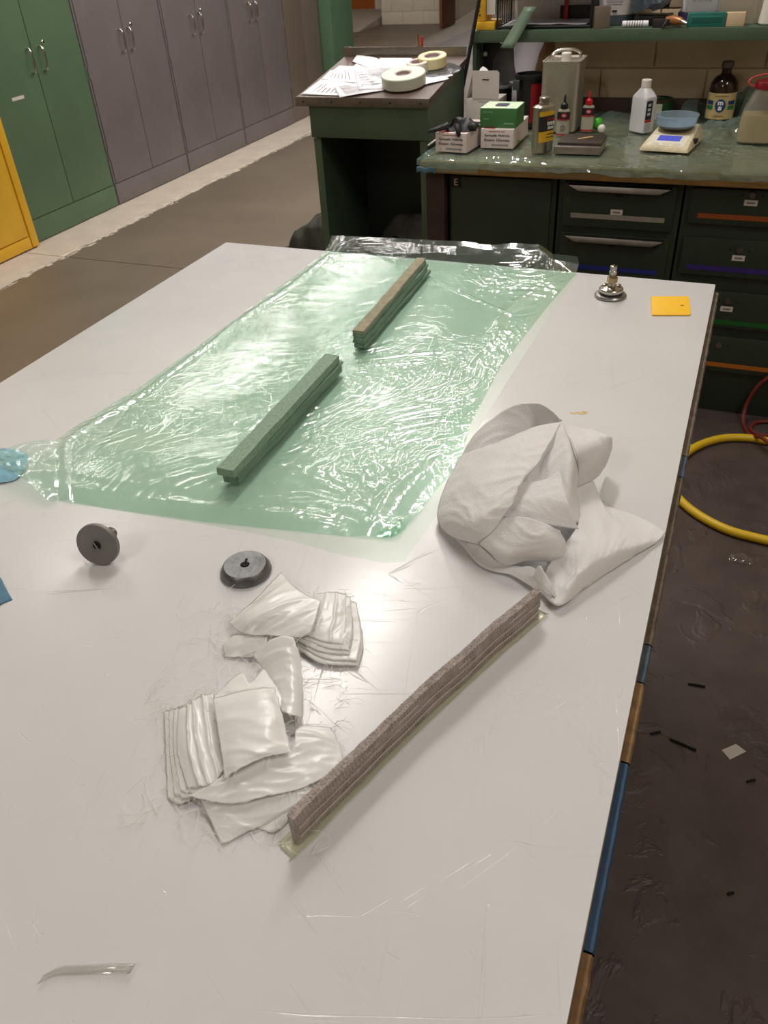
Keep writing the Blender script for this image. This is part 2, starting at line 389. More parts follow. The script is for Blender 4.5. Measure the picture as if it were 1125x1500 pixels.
def block_wall(name, m, x0, x1, z0, z1, y, bw, bh, yb, core=None, j=.0028):
    wl = struct((core or box(x0, x1, y + .012, yb, 0, CEIL)).build(name, m))
    r = 0; z = z0
    while z < z1 - .01:
        x = x0 - (bw / 2 if r % 2 else 0)
        while x < x1 - .02:
            a, b = max(x, x0), min(x + bw, x1)
            if b - a > .03: box(a + j, b - j, y, y + .02, z + j, min(z + bh, z1) - j, .003).build('block', m, wl)
            x += bw
        z += bh; r += 1
    return wl
block_wall('wall_back', BLOCK, -.79, 2.6, .628, 1.64, WY, .405, .2, WY + .18)
struct(box(-.0, 2.6, -4.15, -4.0, 0, CEIL).box(-4.62, 0, -4.15, -4.0, 0, CEIL).build('wall_near', BLOCK))
struct(box(2.6, 2.75, -4.1, 3.9, 0, CEIL).build('wall_right', BLOCK))
struct(box(XL - .15, XL, -4.1, 8.9, 0, CEIL).build('wall_left', BLOCKW))
struct(box(-9, 2.7, -4.1, 22, CEIL, CEIL + .1).build('ceiling', CEILM))
# far hall
FY = 15.45
block_wall('wall_far', BLOCKW, -6.42, -5.22, 0.0, .8, FY, .4, .2, FY + .15)
struct(box(-9, -6.42, 17.0, 17.15, 0, CEIL).build('wall_hall', BLOCKW))
struct(box(-9.1, -9, 8, 22, 0, CEIL).build('wall_hall_left', BLOCKW))
struct(box(-9, XL, 8.78, 8.88, 0, CEIL).build('wall_aisle', BLOCKW))
wc = struct(MB().hexa([(-5.35, 16.2, 0), (-5.2, 16.2, 0), (-5.9, 21.5, 0), (-6.05, 21.5, 0), (-5.35, 16.2, CEIL), (-5.2, 16.2, CEIL), (-5.9, 21.5, CEIL), (-6.05, 21.5, CEIL)]).build('wall_corridor', BLOCKW))
struct(MB().hexa([(-5.37, 16.2, 0), (-5.35, 16.2, 0), (-6.05, 21.5, 0), (-6.07, 21.5, 0), (-5.37, 16.2, .13), (-5.35, 16.2, .13), (-6.05, 21.5, .13), (-6.07, 21.5, .13)]).build('baseboard_corridor', BASEB))
# orange door on a small ramp
d1 = struct(box(-7.6, -6.99, 16.55, 16.6, .02, 2.1, .003).build('door_1', DOORW))
box(-7.1, -7.04, 16.49, 16.55, 1.0, 1.04, .005).build('door_handle', CHROME, d1)
struct(MB().box(-6.98, -6.86, 16.5, 17.0, 0, 2.2).box(-7.75, -7.6, 16.5, 17.0, 0, 2.2).build('trim_2', BLOCKW))
struct(MB().add([(-9, 14.5, 0), (-6.47, 14.5, 0), (-6.47, 16.55, 0), (-9, 16.55, 0), (-6.47, 16.55, .16), (-9, 16.55, .16), (-6.47, 15.6, .13), (-9, 15.6, .13)],
               [(0, 3, 2, 1), (0, 1, 6, 7), (7, 6, 4, 5), (1, 2, 4, 6), (2, 3, 5, 4), (0, 7, 5, 3)]).build('trim_3', STRIP))
# open brown door and its frame
struct(MB().box(-5.22, -5.1, FY - .03, FY + .2, 0, 2.2).build('trim_4', BLOCKW))
d2 = struct(box(-5.08, -5.03, 14.72, 15.43, .01, 2.1, .004).build('door_2', DOORB))
box(-5.03, -4.98, 14.8, 14.84, .98, 1.02, .005).build('door_handle', CHROME, d2)

# ------------------------------------------------------------------ ceiling lamps
LAMP_AT = ('in front of the workbench', 'behind the workbench wall', 'far behind the workbench wall', 'along the grey lockers', 'along the taupe locker', 'along the green locker', 'behind the near end of the table', 'over the far hall', 'by the far corridor', 'right of the table', 'over the aisle beside the desk')
for i, (x, y, sx, sy, e) in enumerate(LAMPS):
    t = thing('ceiling_lamp', 'long white ceiling lamp ' + LAMP_AT[i], 'lamp', (x, y, CEIL), 0, 'ceiling lamps')
    MB().box(-sx / 2 - .03, sx / 2 + .03, -sy / 2 - .03, sy / 2 + .03, -.09, -.0005).bevel(.01).build('housing', WHITEP, t)

# ------------------------------------------------------------------ lockers
def locker(x, y0, y1, m, label, cat='cabinet', hl=None, hy=(.0, .1), dl=.146, name='locker', group='row of steel lockers', lock=True, faint=False):
    t = thing(name, label, cat, (x, (y0 + y1) / 2, 0), 0, group)
    w2 = (y1 - y0) / 2 - .003; D = .48
    box(-D, -.004, -w2, w2, 0.004, 1.98, .004).build('body', m, t)
    for s, (a, b) in enumerate(((-w2 + .016, -.003 + hy[0]), (.003 + hy[0], w2 - .016))):
        d = box(-.0035, .004, a, b, dl, 1.95, .0015).build('door', m, t)
        if hl:
            yy = hl[s] - (y0 + y1) / 2
            MB().tube(spline([(.004, yy, 1.045), (.026, yy, 1.043), (.038, yy, 1.02), (.04, yy, .98), (.038, yy, .94), (.026, yy, .918), (.004, yy, .916)], 4), .0065, 8).build('handle', CHROME, d)
            if s == 1 and lock:
                MB().lathe([(.002, 0), (.012, 0), (.012, .006), (.008, .01), (.002, .01)], 14, (.004, yy + .045, 1.062), Matrix.Rotation(pi / 2, 4, 'Y')).build('lock', CHROME, d)
        for hz in (.335, .837, 1.5):
            yh = -w2 + .01 if s == 0 else w2 - .01
            box(-.003, .005, yh - .004, yh + .004, hz - .035, hz + .035).build('hinge', m, t)
    box(-.003, .0015, -w2 + .004, w2 - .004, .006, dl - .006, .001).build('kick_plate', m, t)
    return t
t = locker(-4.08, 3.872, 4.733, GREEN, 'green steel locker with two doors, between the yellow cabinet and grey lockers', hl=(4.25, 4.355), hy=(-.008, 0))
box(.0042, .005, 4.026 - 4.3025, 4.126 - 4.3025, .800, .818).build('tape_label', CARD, t, 'beige tape label')
locker(-4.08, 4.737, 5.652, GREY, 'grey steel locker standing right against the green one', hl=(5.137, 5.235))
locker(-4.08, 5.656, 6.558, GREY, 'second grey steel locker away from the green one, middle of the three', hl=(6.005, 6.122))
locker(-4.08, 6.562, 7.498, GREY, 'third grey steel locker, farthest of the grey ones, beside the taupe locker', hl=(6.877, 6.982), lock=False)
locker(-4.09, 7.502, 8.236, TAN, 'taupe brown steel locker without visible handles at the row end')
t = thing('cabinet', 'pale green steel cabinet end behind the desk at the end of the locker row', 'cabinet', (-3.92, 8.5, 0))
box(-.2, -.04, -.255, .25, .004, 1.98, .004).build('body', GREEN2, t)
box(-.0395, -.034, -.24, .235, .1, 1.95, .002).build('door', GREEN2, t)
t = thing('safety_cabinet', 'yellow steel safety cabinet at the left, in front of the green locker', 'cabinet', (-4.03, 3.36, 0))
box(-.05, -.006, -.5, .487, .004, 1.12, .006).box(-.45, -.051, -.5, .487, .004, 1.12).build('body', YELLOW, t)
d = box(-.006, .004, -.47, .42, .085, 1.08, .003).build('door', YELLOW, t)
box(.004, .02, -.1, -.06, .5, .66, .005).build('handle', BLACK, d)
box(-.006, .006, .432, .487, .01, 1.1, .003).build('corner_post', YELLOW, t)
box(-.006, .003, -.49, .425, .01, .078, .002).build('kick_plate', YELLOW, t)

# ------------------------------------------------------------------ desk with sloped top
DX0, DX1, DY0, DY1 = -1.552, -1.078, 2.985, 3.42
dk = thing('shop_desk', 'dark green steel shop desk with sloped brown top and open front', 'desk', (-1.315, 3.2, 0))
def dz(y): return 1.039 + (y - 2.985) * .156
def side(x0, x1):
    a, b = dz(DY0) - .03, dz(DY1) - .03
    return MB().hexa([(x0, DY0, .0), (x1, DY0, .0), (x1, DY1, .0), (x0, DY1, .0), (x0, DY0, a), (x1, DY0, a), (x1, DY1, b), (x0, DY1, b)])
side(DX0 + .012, DX0 + .03).build('side_panel', MGREEN, dk, world=True)
side(DX1 - .018, DX1).build('side_panel', MGREEN, dk, world=True)
box(DX0 + .031, DX1 - .019, DY1 - .02, DY1, .0, dz(DY1) - .04).build('back_panel', DGREEN, dk, world=True)
box(DX0, DX1 - .0, DY0 - .012, DY0 - .001, .895, dz(DY0) - .03, .003).build('apron', MGREEN, dk, world=True)
box(DX0 + .006, DX0 + .036, DY0 - .008, DY0 - .001, .0, .893, .002).build('front_stile', MGREEN, dk, world=True)
box(DX1 - .03, DX1, DY0 - .008, DY0 - .001, .0, .893, .002).build('front_stile', MGREEN, dk, world=True)
box(DX0 + .032, DX1 - .02, DY0 + .01, DY1 - .022, .38, .40).build('shelf', DGREEN, dk, world=True)
TX0, TX1 = -1.598, -1.066
yA, yB = 2.965, 3.425
MB().hexa([(TX0, yA, dz(yA) - .025), (TX1, yA, dz(yA) - .025), (TX1, yB, dz(yB) - .025), (TX0, yB, dz(yB) - .025), (TX0, yA, dz(yA)), (TX1, yA, dz(yA)), (TX1, yB, dz(yB)), (TX0, yB, dz(yB))]).bevel(.002).build('top_board', LAMINATE, dk, world=True)
ed = box(TX0 - .002, TX1 + .002, yA - .004, yA - .0005, dz(yA) - .03, dz(yA) + .002, .001).build('edge_strip', STEEL, dk, world=True)
for k in range(5):
    MB().lathe([(.001, 0), (.004, 0), (.003, .002), (.001, .002)], 10, (TX0 + .03 + k * .118, yA - .004, dz(yA) - .014), Matrix.Rotation(pi / 2, 4, 'X')).build('screw', BLACK, ed, world=True)
box(TX0, TX1 - .006, yB + .0005, yB + .005, dz(yB) - .02, dz(yB) + .034, .001).build('backsplash', STEEL, dk, world=True)
box(DX1 - .0005, DX1 + .004, 3.14, 3.18, .90, .906, .001).build('side_catch', STEEL, dk, world=True)
tag(MB().patch([[(-1.40, 3.25, .402), (-1.33, 3.24, .44), (-1.22, 3.24, .43), (-1.12, 3.25, .402)], [(-1.40, 3.28, .46), (-1.33, 3.29, .52), (-1.21, 3.29, .535), (-1.12, 3.29, .44)], [(-1.40, 3.34, .41), (-1.33, 3.35, .45), (-1.22, 3.36, .44), (-1.12, 3.35, .41)]], 8, .02, 14).build('plastic_bag', mat('dull grey bag', (96, 90, 84), .5, var=.3, vs=12), loc=(-1.26, 3.3, .4), world=True), 'dull grey crumpled bag inside the open desk', 'bag')
tg = MB(); rows = []
for i in range(33):
    r = []
    for j in range(33):
        u, v = i / 16 - 1, j / 16 - 1; rr = min(1, math.sqrt(u * u * .5 + v * v * .5 + max(abs(u), abs(v)) ** 2 * .5))
        x, y = -2.19 + .2 * u + .08 * v, 4.31 + .15 * v; q = V(x, y, 0)
        h = max(0, 1 - rr ** 2.2) ** .5
        f = noise.noise(V(x * 5 + y * 4, y * 13, 3)); f2 = noise.noise(V(x * 22, y * 22, 8))
        r.append(V(x + .03 * f, y + .03 * f2, .004 + h * (.13 + .07 * u + .07 * (1 - abs(f)) ** 2 + .008 * f2)))
    rows.append(r)
tg.grid(rows)
tag(tg.build('tarp', CLEARLBL, loc=(-2.2, 4.3, 0), world=True), 'dark rumpled tarp on the floor left of the desk', 'tarp')

# papers on the desk
PAP = [([(-1.5858, 2.9859, 1.0401), (-1.578, 3.1484, 1.0655), (-1.4207, 3.0701, 1.0533), (-1.414, 2.9779, 1.0389)], 'white sheet at the front left corner of the desk', 1),
       ([(-1.5764, 3.1452, 1.066), (-1.581, 3.2462, 1.0817), (-1.4993, 3.2785, 1.0868), (-1.3983, 3.104, 1.0596)], 'white sheet fanned out above the front left sheet', 1),
       ([(-1.5292, 3.348, 1.0986), (-1.5443, 3.4403, 1.113), (-1.4131, 3.3721, 1.1024), (-1.3149, 3.184, 1.073)], 'white sheet rising at the back left of the paper pile', 0),
       ([(-1.4271, 3.3921, 1.1045), (-1.2911, 3.3911, 1.1043), (-1.2187, 3.3345, 1.0955), (-1.3342, 3.2326, 1.0796)], 'white sheet at the back, left of the cream tape roll', 0),
       ([(-1.4845, 3.0663, 1.0557), (-1.4011, 3.0976, 1.0606), (-1.2486, 3.044, 1.0522), (-1.4055, 2.9468, 1.0375)], 'white sheet with dense lines hanging over the front edge', 2),
       ([(-1.4504, 3.2406, 1.0829), (-1.2792, 3.3438, 1.099), (-1.1919, 3.1384, 1.0669), (-1.338, 3.0344, 1.0507)], 'white form with ruled boxes in the middle of the desk', 2),
       ([(-1.4775, 3.2495, 1.0863), (-1.4607, 3.2654, 1.0887), (-1.2232, 3.0486, 1.0539), (-1.3624, 3.0203, 1.0505)], 'white sheet with wide margin lying on the form', 1),
       ([(-1.1871, 3.1848, 1.0712), (-1.0856, 3.2382, 1.0795), (-1.0519, 3.2015, 1.0738), (-1.1448, 3.1128, 1.0599)], 'narrow white slip at the right side of the desk', 0),
       ([(-1.1743, 3.1347, 1.0653), (-1.09, 3.1871, 1.0735), (-1.0537, 3.1586, 1.0691), (-1.1377, 3.0783, 1.0566)], 'narrow white slip below the other slip, right of the big tape roll', 0)]
PAP = [([(-1.5827, 3.0457, 1.0489), (-1.5695, 3.3078, 1.0897), (-1.3377, 3.2924, 1.0873), (-1.2827, 3.0331, 1.0469)], 'white sheet at the bottom of the paper pile, mostly covered', 0), ([(-1.4928, 3.1886, 1.0716), (-1.5112, 3.4052, 1.1054), (-1.2459, 3.3465, 1.0962), (-1.1907, 3.1053, 1.0586)], 'white sheet under the ruled form at the middle of the desk', 0)] + PAP
for pts, lb, ln in PAP:
    p = [Vector(q) for q in pts]; cen = sum(p, Vector()) / 4
    def bil(u, v): return p[0].lerp(p[3], u).lerp(p[1].lerp(p[2], u), v)
    rows = [[bil(i / 8, j / 8) + V(0, 0, .002 * sin(i * .9) * sin(j * .7) + .0025) for j in range(9)] for i in range(9)]
    o = tag(MB().grid(rows).build('paper_sheet', PAPER, loc=cen, world=True), lb, 'paper', 'papers on the sloped desk'); solid(o, .0003)
    if ln:
        mb = MB()
        for i in range(2, 8 if ln == 1 else 15):
            u = i / (9 if ln == 1 else 16); a = bil(u, .14); b = bil(u, .14 + .7 * random.uniform(.5, 1)); c = bil(u + .028, .14); dd = c - a
            mb.grid([[a.lerp(b, k / 6) + V(0, 0, .0046) for k in range(7)], [a.lerp(b, k / 6) + dd * .7 + V(0, 0, .0046) for k in range(7)]])
        mb.build('print', INK, o, world=True)

def tape_roll(loc, ro, ri, h, m, label, core=None, tilt=0):
    t = thing('tape_roll', label, 'tape', loc, 0, 'tape rolls on the desk')
    R = Matrix.Rotation(.155, 4, 'X')
    MB().lathe([(ri + .003, .001), (ro - .002, .001), (ro, .004), (ro, h - .003), (ro - .002, h), (ri + .003, h)], 40, mtx=R, ring=True).build('tape', m, t)
    MB().lathe([(ri - .004, .001), (ri + .0028, .001), (ri + .0028, h - .001), (ri - .004, h - .001)], 32, mtx=R, ring=True).lathe([(.0005, .002), (ri - .0045, .002), (ri - .0045, h - .012), (.0005, h - .012)], 32, mtx=R).build('core', core or mat('tape core', (176, 160, 158), .8), t)
    return t
tape_roll((-1.2059, 3.0885, 1.0611), .082, .030, .04, mat('pale sealant tape', (206, 212, 196), .5, var=.05, vs=30), 'large pale green-white tape roll at the front of the desk')
tape_roll((-1.2, 3.2208, 1.0818), .041, .027, .038, mat('white tape', (224, 218, 204), .6), 'small white masking tape roll between the two larger rolls')
tape_roll((-1.1588, 3.2764, 1.0945), .055, .032, .038, mat('cream tape', (232, 220, 170), .6), 'cream yellow tape roll on the grey bag at the desk back')
mb = MB(); R = Matrix.Rotation(.155, 4, 'X')
mb.lathe([(.001, .006), (.05, .007), (.085, .006), (.098, .003), (.1, .0005), (.08, .0003), (.001, .0002)], 40, mtx=R @ Matrix.Diagonal((1.0, .8, 1, 1)))
for q in mb.v: q.z += .003 * noise.noise(q * 40) * (1 if q.z > .002 else 0)
tag(mb.build('plastic_bag', GBAG, loc=(-1.14, 3.2538, 1.0839)), 'flat smoky grey plastic bag under the cream tape roll', 'bag')
t = thing('spring_clip', 'small brass and red clip standing at the desk backsplash', 'clip', (-1.2759, 3.44, 1.1455))
MB().tube([(0, 0, -.02), (.0, .0, .0), (-.004, .0, .02), (-.006, 0, .045)], .004, 8, rs=[.004, .005, .005, .0015]).build('jaw', BRASS, t)
MB().tube([(.014, 0, -.006), (.015, 0, .03)], .0055, 8).build('grip', CAP_R, t)

# ------------------------------------------------------------------ bench
BX0, BX1 = -1.055, 1.2; BY0 = 2.83; BZ = .861
bn = thing('workbench', 'long workbench with worn plywood top against the tan wall', 'workbench', (0, 3.2, 0))
box(BX0, BX1, BY0, 3.64, .822, BZ, .003).build('top', WOOD, bn, world=True)
for (a, b, m, lb) in ((-.995, -.84, mat('masking tape strip', (150, 140, 112), .7, var=.1, vs=20), 'pale masking tape strip'), (-.6, -.42, mat('masking tape brown', (134, 104, 66), .7), 'brown tape strip')):
    box(a, b, BY0 - .0022, BY0 - .0005, .828, .858).build('tape_strip', m, bn, lb, world=True)
box(BX0 + .01, -.975, BY0 + .03, 3.6, 0, .821, .003).build('leg', DWOOD, bn, world=True)
box(BX0 + .02, BX1, 3.645, 3.685, .80, .925, .003).build('back_rail', DWOOD, bn, world=True)
def cab(x0, x1, label, name='drawer_cabinet'):
    t = thing(name, label, 'cabinet', ((x0 + x1) / 2, 2.9, 0))
    return t
FYc = 2.892
t = cab(-.968, -.572, 'dark green cabinet with one plain door marked E under the bench left end', 'base_cabinet')
box(-.966, -.574, FYc + .003, 3.6, .0, .818, .002).build('body', DGREEN, t, world=True)
d = box(-.955, -.59, FYc - .012, FYc, .09, .803, .003).build('door', DGREEN, t, world=True)
pl = box(-.953, -.918, FYc - .0145, FYc - .0125, .765, .800).build('letter_plate', BLACK, d, 'black plate with the letter E', world=True)
text('E', .014, .022, mat('cream print', (205, 196, 160), .7), t, (-.9355 + .77, -.0227, .783), bold=.004)
def drawers(t, x0, x1, ds):
    o0 = t.location
    box(x0, x1, FYc + .003, 3.6, .0, .818, .002).build('body', DGREEN, t, world=True)
    for (z0, z1, handle, lab, stripe, sm, lock, lx) in ds:
        d = box(x0 + .02, x1 - .018, FYc - .014, FYc, z0, z1, .003).build('drawer', DGREEN, t, world=True)
        xm = (x0 + x1) / 2
        if handle:
            a, b = x0 + .035, x1 - .033
            MB().hexa([(a + .04, FYc - .045, z1 - .022), (b - .04, FYc - .045, z1 - .022), (b - .025, FYc - .0145, z1 - .028), (a + .025, FYc - .0145, z1 - .028), (a + .0, FYc - .038, z1 - .004), (b, FYc - .038, z1 - .004), (b, FYc - .0145, z1 - .002), (a, FYc - .0145, z1 - .002)]).bevel(.003).build('handle', STEEL, d, world=True)
        if lab:
            lb = box(xm + lx - .02, xm + lx + .02, FYc - .0156, FYc - .0145, lab - .009, lab + .009).build('label_card', CARD, d, 'small white label', world=True)
            box(xm + lx - .012, xm + lx + .012, FYc - .0168, FYc - .0158, lab - .0025, lab + .0025).build('print', INK, t, world=True)
        if stripe:
            box(x0 + stripe[1], x1 - .045, FYc - .0158, FYc - .0145, stripe[0] - .008, stripe[0] + .008).build('stripe', sm, d, 'coloured tape stripe', world=True)
        if lock:
            MB().lathe([(.001, 0), (.011, 0), (.01, .008), (.001, .008)], 14, (xm + lx, FYc - .014, lock), Matrix.Rotation(pi / 2, 4, 'X')).build('lock', STEEL if lx else BLACK, d, world=True)
            for s in (-.03, .03):
                MB().lathe([(.0005, 0), (.0035, 0), (.003, .001), (.0005, .001)], 8, (xm + lx + s, FYc - .014, lock - .002), Matrix.Rotation(pi / 2, 4, 'X')).build('hole', GAP, d, world=True)
sm = lambda n, c: mat(n, c, .55)
t = cab(-.565, -.155, 'dark green drawer unit with two steel handled drawers, middle of the bench')
drawers(t, -.565, -.155, [(.655, .803, 1, .711, (.693, .05), mat('silver tape stripe', (150, 146, 134), .4, var=.1, vs=30), .773, 0), (.485, .632, 1, None, (.513, .06), sm('blue tape stripe', (32, 44, 130)), .604, 0),
                           (.315, .462, 1, None, None, None, .43, 0), (.14, .292, 1, None, None, None, .26, 0)])
t = cab(-.148, .48, 'dark green drawer unit with colour striped drawers at the bench right')
drawers(t, -.148, .48, [(.69, .803, 0, .765, (.717, .05), sm('orange tape stripe', (150, 74, 28)), .79, -.11), (.518, .645, 0, .586, (.545, .045), sm('purple tape stripe', (56, 34, 118)), .613, -.112),
                         (.338, .465, 0, .407, (.358, .045), sm('green tape stripe', (16, 92, 30)), .437, -.115), (.168, .302, 0, None, (.196, .05), sm('amber tape stripe', (176, 104, 30)), .272, -.115)])

# film over the bench
def crinkle(x, y):
    q = V(x, y, 0)
    an = .35 + 1.5 * noise.noise(q * 2.6 + V(1, 8, 3)); ca, sa = cos(an), sin(an)
    wq = q + V(noise.noise(q * 14), noise.noise(q * 14 + V(9, 3, 0)), 0) * .022
    s_, t_ = wq.x * ca + wq.y * sa, -wq.x * sa + wq.y * ca
    a = noise.noise(V(s_ * 12, t_ * 21, 0)); b = noise.noise(V(s_ * 26, t_ * 54, 2)); c_ = noise.noise(V(s_ * 60, t_ * 105, 4))
    area = max(0, min(1, .45 + 1.9 * noise.noise(q * 4.3 + V(7, 7, 1))))
    return .0022 * (1 - abs(a)) ** 5 * (.25 + .75 * area) + area * (.0019 * (1 - abs(b)) ** 4 + .0010 * (1 - abs(c_)) ** 3) + (.15 + .85 * area) * .0004 * noise.noise(V(s_ * 40, t_ * 120, 9))
fr = []
nx, ny = 330, 140
FOOT = [(-1.03, -.89, 2.91, 3.18), (-.90, -.75, 2.98, 3.26), (-1.05, -.89, 3.31, 3.44), (-.70, -.61, 2.93, 3.04), (-.75, -.59, 3.28, 3.46), (-.87, -.73, 3.32, 3.45), (-.67, -.60, 3.21, 3.26), (-.59, -.53, 3.29, 3.34),
        (-.62, -.44, 2.95, 3.12), (-.42, -.31, 3.29, 3.40), (-.40, -.27, 3.51, 3.64), (-.35, -.13, 3.02, 3.28), (-.17, -.05, 3.49, 3.61), (-.04, .13, 3.18, 3.31), (-1.0, -.89, 3.44, 3.56), (-.96, -.80, 3.54, 3.7), (-.87, -.755, 3.55, 3.64), (-.56, -.48, 3.28, 3.37), (-.775, -.735, 3.03, 3.10)]
def foot(x, y):
    d = 9
    for (a, b, c, e) in FOOT: d = min(d, math.hypot(max(a - x, 0, x - b), max(c - y, 0, y - e)))
    return min(1, d / .025)
def bump2(x, y, cx, cy, r, h): return h * math.exp(-((x - cx) ** 2 + (y - cy) ** 2) / r ** 2)
def ridge(q, sc):
    return 1 - abs(noise.noise(q * sc)) * 2.2
for i in range(ny + 1):
    row = []
    for j in range(nx + 1):
        x = -1.062 + 1.95 * j / nx
        v = i / ny
        if v < .12:
            y = 2.815 - .004 * sin(x * 31); k = v / .12
            z = .872 - (1 - k) * (.026 + .014 * noise.noise(V(x * 5, 2, 0)) + .006 * noise.noise(V(x * 23, 4, 0))); y -= (1 - k) * .004
            y += .004 * noise.noise(V(x * 30, v * 8, 1))
        else:
            y = 2.817 + (3.68 - 2.817) * (v - .12) / .88
            z = .8665
            q = V(x, y, 0); wv = max(0, ridge(q + V(noise.noise(q * 5) * .1, 0, 0), 9)); z += .003 * wv * wv + 2.2 * crinkle(x * .8 + 3, y)
            z += bump2(x, y, -.28, 3.54, .07, .03) + bump2(x, y, -.02, 3.6, .1, .10) + bump2(x, y, .05, 3.42, .09, .02) + bump2(x, y, -.22, 3.62, .06, .05)+ bump2(x, y, -.06, 3.3, .05, .012) + bump2(x, y, -.5, 3.56, .08, .02) + bump2(x, y, -.32, 3.62, .05, .03)
            bk = max(0, min(1, (y - 3.12) * 4)) * max(.25, min(1, (x + .45) * 3))
            rg = noise.noise(V(x * 7 + y * 3, y * 11 - x * 4, 2)); rg2 = noise.noise(V(x * 16 - y * 9, y * 20 + x * 12, 6))
            z += bk * (.016 * (1 - abs(rg)) ** 5 + .008 * (1 - abs(rg2)) ** 4)
        if y > 3.5: z += .012 * noise.noise(q * 14)
        if v >= .12: k = foot(x, y); z = .8665 * (1 - k) + z * k
        row.append((x, y, z))
    fr.append(row)
tag(MB().grid(fr).build('plastic_film', BFILM, loc=(0, 3.2, .862), world=True, smooth=60), 'green translucent plastic film draped over the workbench top', 'film')
o = tag(MB().grid([[(-1.062 + .07 * i / 6, 2.8125 - .0 * j, .826 + .02 * j / 3 + .003 * sin(i * 1.7)) for i in range(7)] for j in range(4)]).build('tape_strip', mat('blue tape', (86, 122, 140), .5, var=.2, vs=18), loc=(-.9, 2.812, .84), world=True), 'blue tape strip along the bench front edge, left end', 'tape'); solid(o, .0006)

# upper shelf
us = thing('wall_shelf', 'green steel shelf above the workbench', 'shelf', (0, 3.57, 0))
box(-1.06, 1.2, 3.45, 3.692, 1.150, 1.19, .002).build('board', MGREEN, us, world=True)
box(-1.06, -1.045, 3.47, 3.69, .866, 1.149, .002).build('end_panel', MGREEN, us, world=True)
pp = box(-1.043, -.975, 3.56, 3.565, .95, 1.149, .001).build('mounting_plate', BLACK, us, world=True)
for p in ((-1.0674, 3.558, 1.098), (-1.033, 3.558, 1.0979)):
    MB().lathe([(.001, 0), (.0085, 0), (.0075, .003), (.001, .003)], 14, p, Matrix.Rotation(pi / 2, 4, 'X')).build('button', WHITEP, pp, world=True)
box(1.0, 1.015, 3.47, 3.69, .926, 1.149, .002).build('end_panel', MGREEN, us, world=True)

# --- things standing on the bench
def carton(name, x0, x1, y0, y1, z0, z1, m, label, rz=0, group=None, cat='box'):
    t = thing(name, label, cat, ((x0 + x1) / 2, (y0 + y1) / 2, z0), rz, group)
    a, b = (x1 - x0) / 2, (y1 - y0) / 2
    box(-a, a, -b, b, 0, z1 - z0, .0015).build('carton', m, t)
    return t, a, b, z1 - z0
TB = .8715
for (x0, y0, rz, lb) in ((-1.02, 2.925, -.09, 'white nitrile glove carton at the bench left end with black gloves on top'), (-.886, 3.005, .02, 'white nitrile glove carton carrying the green carton')):
    t, a, b, h = carton('glove_box', x0, x0 + .12, y0, y0 + .235, TB, TB + .064, CARDP, lb, rz, 'nitrile glove cartons')
    text('Synsafe Nitrile', .092, .0105, INKB, t, (.0, -b - .0006, .042), bold=.02)
    text('Exam Gloves', .092, .0095, INKB, t, (.0, -b - .0006, .028), bold=.02)
    text('L', .005, .007, INK, t, (-.038, -b - .0006, .011)); 
    glyphs(10, .062, .006, INK, t, (.012, -b - .0006, .011))
    glyphs(16, .06, .003, INKR, t, (.0, -b - .0006, .056))
    box(-a + .012, a - .012, -b + .03, b - .04, h, h + .0006).build('opening', GAP, t)
    box(-a + .01, -a + .05, -b + .004, -b + .026, h, h + .0007).build('print', INKR, t)
t, a, b, h = carton('tissue_box', -.893, -.76, 3.02, 3.14, TB + .066, TB + .128, mat('green carton', (66, 122, 66), .55, var=.06, vs=12), 'green carton of gloves stacked on a white glove carton', .02)
tp = box(-a + .001, a - .001, -b + .001, b - .001, h + .0002, h + .0012).build('top_print', mat('pale green leaf print', (196, 216, 184), .6, var=.22, vs=60), t, 'pale green leafy top')
MB().loft([(h + .0014, 0, 0, .024, .028, 5), (h + .002, 0, 0, .024, .028, 5)], 24).build('opening', mat('dark blue opening', (22, 20, 52), .6), t)
text('FACTIVE', .034, .006, mat('pale green print', (150, 190, 150), .6), t, (-.038, -b - .0008, .05)); glyphs(6, .02, .003, MATS['pale green print'], t, (-.044, -b - .0008, .028)); glyphs(8, .036, .005, MATS['pale green print'], t, (.04, -b - .0008, .014))
# black gloves on the left carton
mb = MB()
rows = []
for i in range(16):
    r = []
    for j in range(20):
        u, v = i / 15, j / 19; x = -1.0 + .105 * v + .01 * sin(u * 7); y = 2.945 + .09 * u; q = V(x, y, 0)
        e = min(u, 1 - u, v, 1 - v) * 5; e = min(1, e)
        r.append(V(x, y + .02 * noise.noise(q * 30), TB + .0665 + (.028 + .022 * noise.noise(q * 26) + .012 * noise.noise(q * 60)) * e ** .7))
    rows.append(r)
mb.grid(rows)
for pts in ([(-.99, 2.95, .955), (-1.02, 2.92, .948), (-1.05, 2.905, .942)], [(-.95, 2.93, .96), (-.94, 2.915, .945), (-.938, 2.914, .925)], [(-.91, 2.96, .95), (-.895, 2.95, .955), (-.885, 2.945, .944)]):
    mb.tube(spline(pts, 5), .009, 10, rs=[.011, .0105, .0105, .01, .0095, .009, .0085, .008, .007, .006, .003])
tag(mb.build('rubber_gloves', RUBBER, loc=(-.95, 2.98, TB + .066), world=True), 'black rubber gloves in a heap on the left glove carton', 'gloves')
